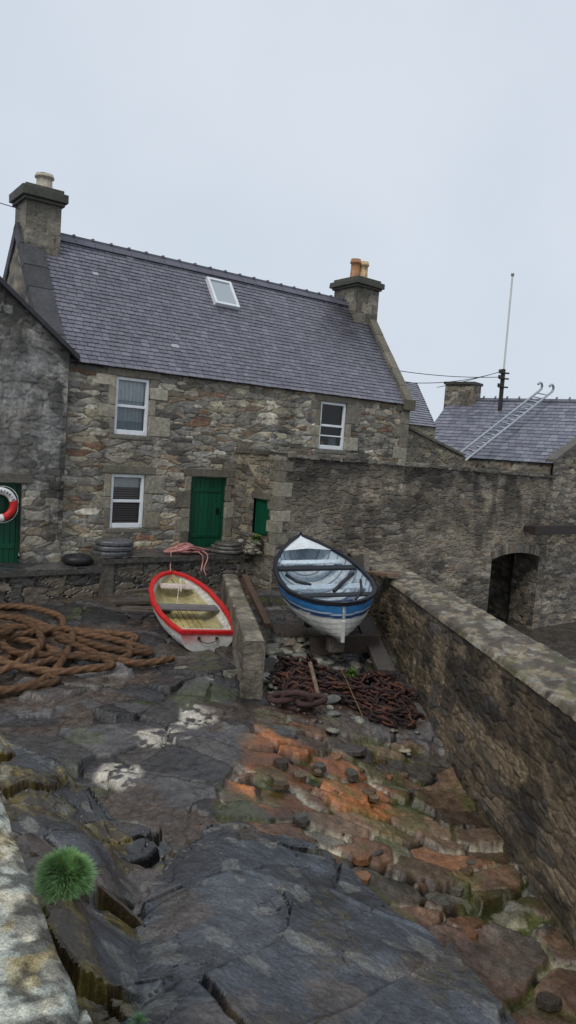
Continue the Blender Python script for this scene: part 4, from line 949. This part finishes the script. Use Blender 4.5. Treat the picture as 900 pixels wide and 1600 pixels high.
# ------------------------------------------------------------------ rope heap
def spath(ctrl,n):
    ctrl=np.array(ctrl,float);m=len(ctrl);out=[]
    for i in range(m-1):
        p0=ctrl[max(i-1,0)];p1=ctrl[i];p2=ctrl[i+1];p3=ctrl[min(i+2,m-1)]
        for t in np.linspace(0,1,n,endpoint=False):
            out.append(.5*((2*p1)+(-p0+p2)*t+(2*p0-5*p1+4*p2-p3)*t*t+(-p0+3*p1-3*p2+p3)*t**3))
    return np.array(out)
ROPEC=lin((112,84,62))
r_=random.Random(21);ctrl=[]
loops=[(-4.7,11.9,1.3,1.3,.2),(-4.2,10.4,1.0,1.0,-.3),(-3.3,11.3,1.0,.75,.4),(-4.9,10.9,1.0,1.5,.5),(-3.3,10.6,.95,.6,-.4)]
for k,(cx,cy,a_,b_,ph) in enumerate(loops):
    for j in range(8):
        th=2*math.pi*j/8+.7*k;kx=r_.uniform(.75,1.25);x=a_*kx*math.cos(th);y=b_*kx*math.sin(th)
        X_=min(cx+x*math.cos(ph)-y*math.sin(ph),-2.1-r_.uniform(0,.4));Y_=cy+x*math.sin(ph)+y*math.cos(ph)
        zc_=.05+(.30*math.exp(-((X_+4.7)**2/1.5+(Y_-11)**2/1.5))+.07)*k/len(loops)+r_.uniform(0,.03)
        ctrl.append((X_,Y_,float(gz(X_,Y_))+zc_))
mb=MB();tube(mb,spath(ctrl,34),.056,ROPEC,12,3,.21,.3,.4,.7)
for cc_ in([(-1.6,11.1),(-2.1,10.75),(-2.9,11.0),(-3.5,10.3),(-3.0,9.8),(-3.9,9.3),(-4.6,9.8),(-5.2,11)],[(-4.6,12.7),(-3.7,12.1),(-2.7,11.8),(-2.0,11.3),(-2.7,11.35),(-3.5,11.8),(-4.6,12.1),(-5.6,11.6)]):
    tube(mb,spath([(a,b,float(gz(a,b))+.08) for a,b in cc_],60),.056,ROPEC,12,3,.21,.3,.4,.7)
mb.build("rope_heap",M_ROPE,smooth=True,label="heap of thick brown mooring rope on wet ground",category="rope")
PK=lin((206,146,138))
mb=MB();ctrl=[];r_=random.Random(3);cp=P(2.68,-.74,-2.47)
for k in range(22):
    a_=r_.uniform(.15,.5);b_=r_.uniform(.08,.24);ox,oy=r_.uniform(-.15,.15),r_.uniform(-.05,.05)
    for j in range(7):
        kx=r_.uniform(.6,1.2);th=2*math.pi*j/7+.2;xx=ox+a_*kx*math.cos(th)
        ctrl.append(cp+D*xx+Nn*(oy+b_*kx*math.sin(th))+Z*(.01+.16*math.exp(-(xx/.3)**2)*k/22+r_.uniform(0,.035)))
tube(mb,spath(ctrl,10),.015,PK,8,3,.07,.3,.55,.55)
tube(mb,spath([P(2.9,-.8,-2.42),P(2.98,-1.05,-2.44),P(3.0,-1.12,-2.55),P(2.92,-1.13,-2.78),P(2.98,-1.14,-2.95)],12),.014,PK,8,3,.07,.3,.55,.55)
tube(mb,spath([P(2.75,-.8,-2.42),P(2.83,-1.05,-2.44),P(2.88,-1.12,-2.55),P(2.84,-1.13,-2.85)],12),.014,PK,8,3,.07,.3,.55,.55)
bw=np.array([-2.15,14.1,-2.66]);tube(mb,spath([P(2.2,-.8,-2.44),P(2.12,-1.05,-2.45),P(2.08,-1.12,-2.7),(bw+P(2.0,-1.3,-2.8))/2-Z*.05,bw],14),.012,PK,8,3,.07,.3,.55,.55)
mb.build("rope_coil",M_ROPE,smooth=True,label="loose tangle of pale pink rope draped on the terrace",category="rope")
mb=MB();tube(mb,spath([(-1.88,13.5,-2.78),(-1.95,13.8,-2.6),(-1.9,13.2,-3.0),(-1.8,12.9,-3.05)],14),.01,lin((196,190,170)),6);mb.build("painter_line",M_ROPE,smooth=True,label="thin pale line lying in the dinghy bow",category="rope")
mb=MB();tube(mb,spath([(.95,11.2,-3.3),(1.05,10.9,-3.4),(1.1,10.5,-3.45),(1.25,10.0,-3.66)],14),.008,lin((120,98,68)),6,3,.06,.3);mb.build("thin_rope",M_ROPE,smooth=True,label="thin tan rope trailing across the rusty chain",category="rope")

# ------------------------------------------------------------------ chain heap
def link(mb,c,dirv,side,l,w,r,col,nA=14,nB=6):
    up=np.cross(dirv,side);v=[];f=[]
    for i in range(nA):
        a=2*math.pi*i/nA;ce=math.cos(a);se=math.sin(a);px=dirv*((l/2-w/2)*np.sign(ce)*(abs(ce)>.3)+w/2*ce)+side*(w/2*se);o_=dirv*ce+side*se
        for j in range(nB):
            b=2*math.pi*j/nB;v.append(c+px+o_*r*math.cos(b)+up*r*math.sin(b))
    for i in range(nA):
        for j in range(nB): f.append((i*nB+j,((i+1)%nA)*nB+j,((i+1)%nA)*nB+(j+1)%nB,i*nB+(j+1)%nB))
    mb.add(v,f,col)
mb=MB();r_=random.Random(8);ctrl=[]
for k in range(20):
    cx=r_.choice([.3,.5,1.5,1.75])+r_.uniform(-.35,.3);cy=10.9+r_.uniform(-.5,.4);a_=r_.uniform(.08,.4);b_=r_.uniform(.08,.36)
    for j in range(5):
        th=2*math.pi*j/5+r_.uniform(-1.2,1.2);x=cx+a_*math.cos(th);y=cy+b_*math.sin(th);ctrl.append((x,y,float(gz(x,y))+.04+.40*k/20*(math.exp(-((x-.4)**2/.12+(y-11)**2/.12))+math.exp(-((x-1.7)**2/.12+(y-11)**2/.12)))+r_.uniform(0,.09)))
pp=spath(ctrl,20);s=np.concatenate([[0],np.cumsum(np.linalg.norm(np.diff(pp,axis=0),axis=1))]);step=.1;nk=int(s[-1]/step)
for i in range(nk):
    q=np.array([np.interp(i*step,s,pp[:,j]) for j in range(3)]);q2=np.array([np.interp(i*step+.03,s,pp[:,j]) for j in range(3)]);d_=q2-q
    if np.linalg.norm(d_)<1e-6: continue
    d_/=np.linalg.norm(d_);sv=np.cross(d_,Z);sv/=np.linalg.norm(sv)+1e-9;a=(.5 if i%2 else -.9)+r_.uniform(-.5,.5);side=sv*math.cos(a)+np.cross(d_,sv)*math.sin(a)
    link(mb,q,d_,side,.145,.088,.018,np.array(lin(r_.choice([(72,50,45),(58,42,39),(92,60,48),(46,37,35)]))))
mb.build("chain_heap",M_RUST,smooth=True,label="tangled heap of rusty iron chain on the slip",category="chain")
mb=MB();g=float(gz(.35,10.0))
for i,(x,y,a) in enumerate(((.12,10.0,.4),(.3,9.88,-.3),(.5,9.95,.5))):
    d_=np.array([math.cos(a),math.sin(a),.1]);d_/=np.linalg.norm(d_);sv=np.cross(d_,Z);sv/=np.linalg.norm(sv);side=sv if i%2==0 else sv*.3+np.array([0,0,.95])
    link(mb,np.array([x,y,g+.14]),d_,side,.40,.27,.045,np.array(lin((70,50,48))),24,8)
mb.build("mooring_shackle",M_RUST,smooth=True,label="heavy rusty shackle links lying before the chain",category="shackle")

# ------------------------------------------------------------------ things on the terrace
def disc(mb,c,r,h,col,n=36,seed=0):
    v=[];f=[];prof=[(0,0),(r*.97,0),(r,h*.25),(r,h*.75),(r*.96,h),(r*.4,h*1.02),(0,h*1.02)]
    for a,b in prof:
        for i in range(n):
            th=2*math.pi*i/n;k=1+.03*math.sin(th*3+seed)+.02*math.sin(th*7+seed*2);v.append((c[0]+a*k*math.cos(th),c[1]+a*k*math.sin(th),c[2]+b))
    for j in range(len(prof)-1):
        for i in range(n): f.append((j*n+i,j*n+(i+1)%n,(j+1)*n+(i+1)%n,(j+1)*n+i))
    mb.add(v,f,col)
z=-2.49
for i in range(3):
    mb=MB();c_=P(.99+random.uniform(-.04,.04),-.55,z);disc(mb,c_,.44-.02*i,.1,lin((76+4*i,76+4*i,78+4*i)),seed=i);mb.build("millstone",M_WET,bevel=.01,label="round dark flat stone stacked on the terrace",category="millstone",group="stack of round stones");z+=.107
mb=MB();R,r=.2,.1;cen=P(.2,-.6,-2.57);nA,nB=40,12;v=[];f=[]
for i in range(nA):
    for j in range(nB):
        a=2*math.pi*i/nA;b=2*math.pi*j/nB;v.append(cen+D*((R+r*math.cos(b))*math.cos(a))+Nn*((R+r*math.cos(b))*math.sin(a))+Z*(r*math.sin(b)))
        f.append((i*nB+j,((i+1)%nA)*nB+j,((i+1)%nA)*nB+(j+1)%nB,i*nB+(j+1)%nB))
mb.add(v,f,lin((34,34,36)));mb.build("tyre",M_WORN,smooth=True,label="black rubber tyre fender lying on the terrace",category="tyre")
z=-2.48
for i in range(3):
    mb=MB();c_=P(3.72+.03*i,-.72,z);disc(mb,c_,.42-.05*i,.07,lin((88,84,80)),seed=i+4);mb.build("flat_stone",M_WET,bevel=.01,label="flat grey stone plate stacked beside the door",category="stone",group="stacked stone plates");z+=.075
for i in range(22):
    V,Fc=stone_mesh(500+i,.5);s=random.uniform(.07,.14);mb=MB();mb.add(V*s,Fc,lin(random.choice(PG)));ob=mb.build("cobble",M_WET,smooth=True,label="grey cobble piled against the annex wall",category="stone",group="cobbles against the annex")
    ss=random.uniform(-1.55,-.85);ob.location=tuple(P(4.15+random.uniform(-.2,.05),ss,-2.45+.28*random.random()))

# ------------------------------------------------------------------ world, light, camera
sc=bpy.context.scene
w=bpy.data.worlds.new("World");sc.world=w;w.use_nodes=True;N=w.node_tree.nodes;Lk=w.node_tree.links;bg=N["Background"]
sky=N.new("ShaderNodeTexSky");sky.sky_type='NISHITA';sky.sun_disc=False;sky.sun_elevation=math.radians(50);sky.sun_rotation=math.radians(200)
tc=N.new("ShaderNodeTexCoord");no=N.new("ShaderNodeTexNoise");no.inputs["Scale"].default_value=1.6;no.inputs["Detail"].default_value=5;Lk.new(tc.outputs["Generated"],no.inputs["Vector"])
cr=N.new("ShaderNodeValToRGB");cr.color_ramp.elements[0].position=.3;cr.color_ramp.elements[0].color=(5.5,6.3,7.3,1);cr.color_ramp.elements[1].position=.72;cr.color_ramp.elements[1].color=(6.9,7.45,8.2,1);Lk.new(no.outputs["Fac"],cr.inputs[0])
mxn=N.new("ShaderNodeMix");mxn.data_type='RGBA';mxn.inputs["Factor"].default_value=.94
Lk.new(sky.outputs[0],mxn.inputs["A"]);Lk.new(cr.outputs[0],mxn.inputs["B"]);Lk.new(mxn.outputs["Result"],bg.inputs[0]);bg.inputs[1].default_value=.105
sun=bpy.data.lights.new("sun",'SUN');sun.energy=1.4;sun.angle=math.radians(18);sun.color=(1,.95,.88);so=bpy.data.objects.new("sun",sun);C.objects.link(so)
so.rotation_euler=(math.radians(42),0,math.radians(-25))
cam=bpy.data.cameras.new("camera");co=bpy.data.objects.new("camera",cam);C.objects.link(co);sc.camera=co
p_,r_=.0853,.0695
f=Vector((0,math.cos(p_),-math.sin(p_)));u_=Vector((0,math.sin(p_),math.cos(p_)));x=Vector((1,0,0));c,s=math.cos(r_),math.sin(r_)
A=c*x+s*u_;B=-s*x+c*u_
Mc=Matrix((A,B,-f)).transposed().to_4x4();co.matrix_world=Mc
cam.sensor_fit='VERTICAL';cam.sensor_height=36;cam.lens=1151/1600*36;cam.clip_start=.05;cam.clip_end=1500
sc.view_settings.view_transform='Standard';sc.view_settings.look='None';sc.view_settings.exposure=0
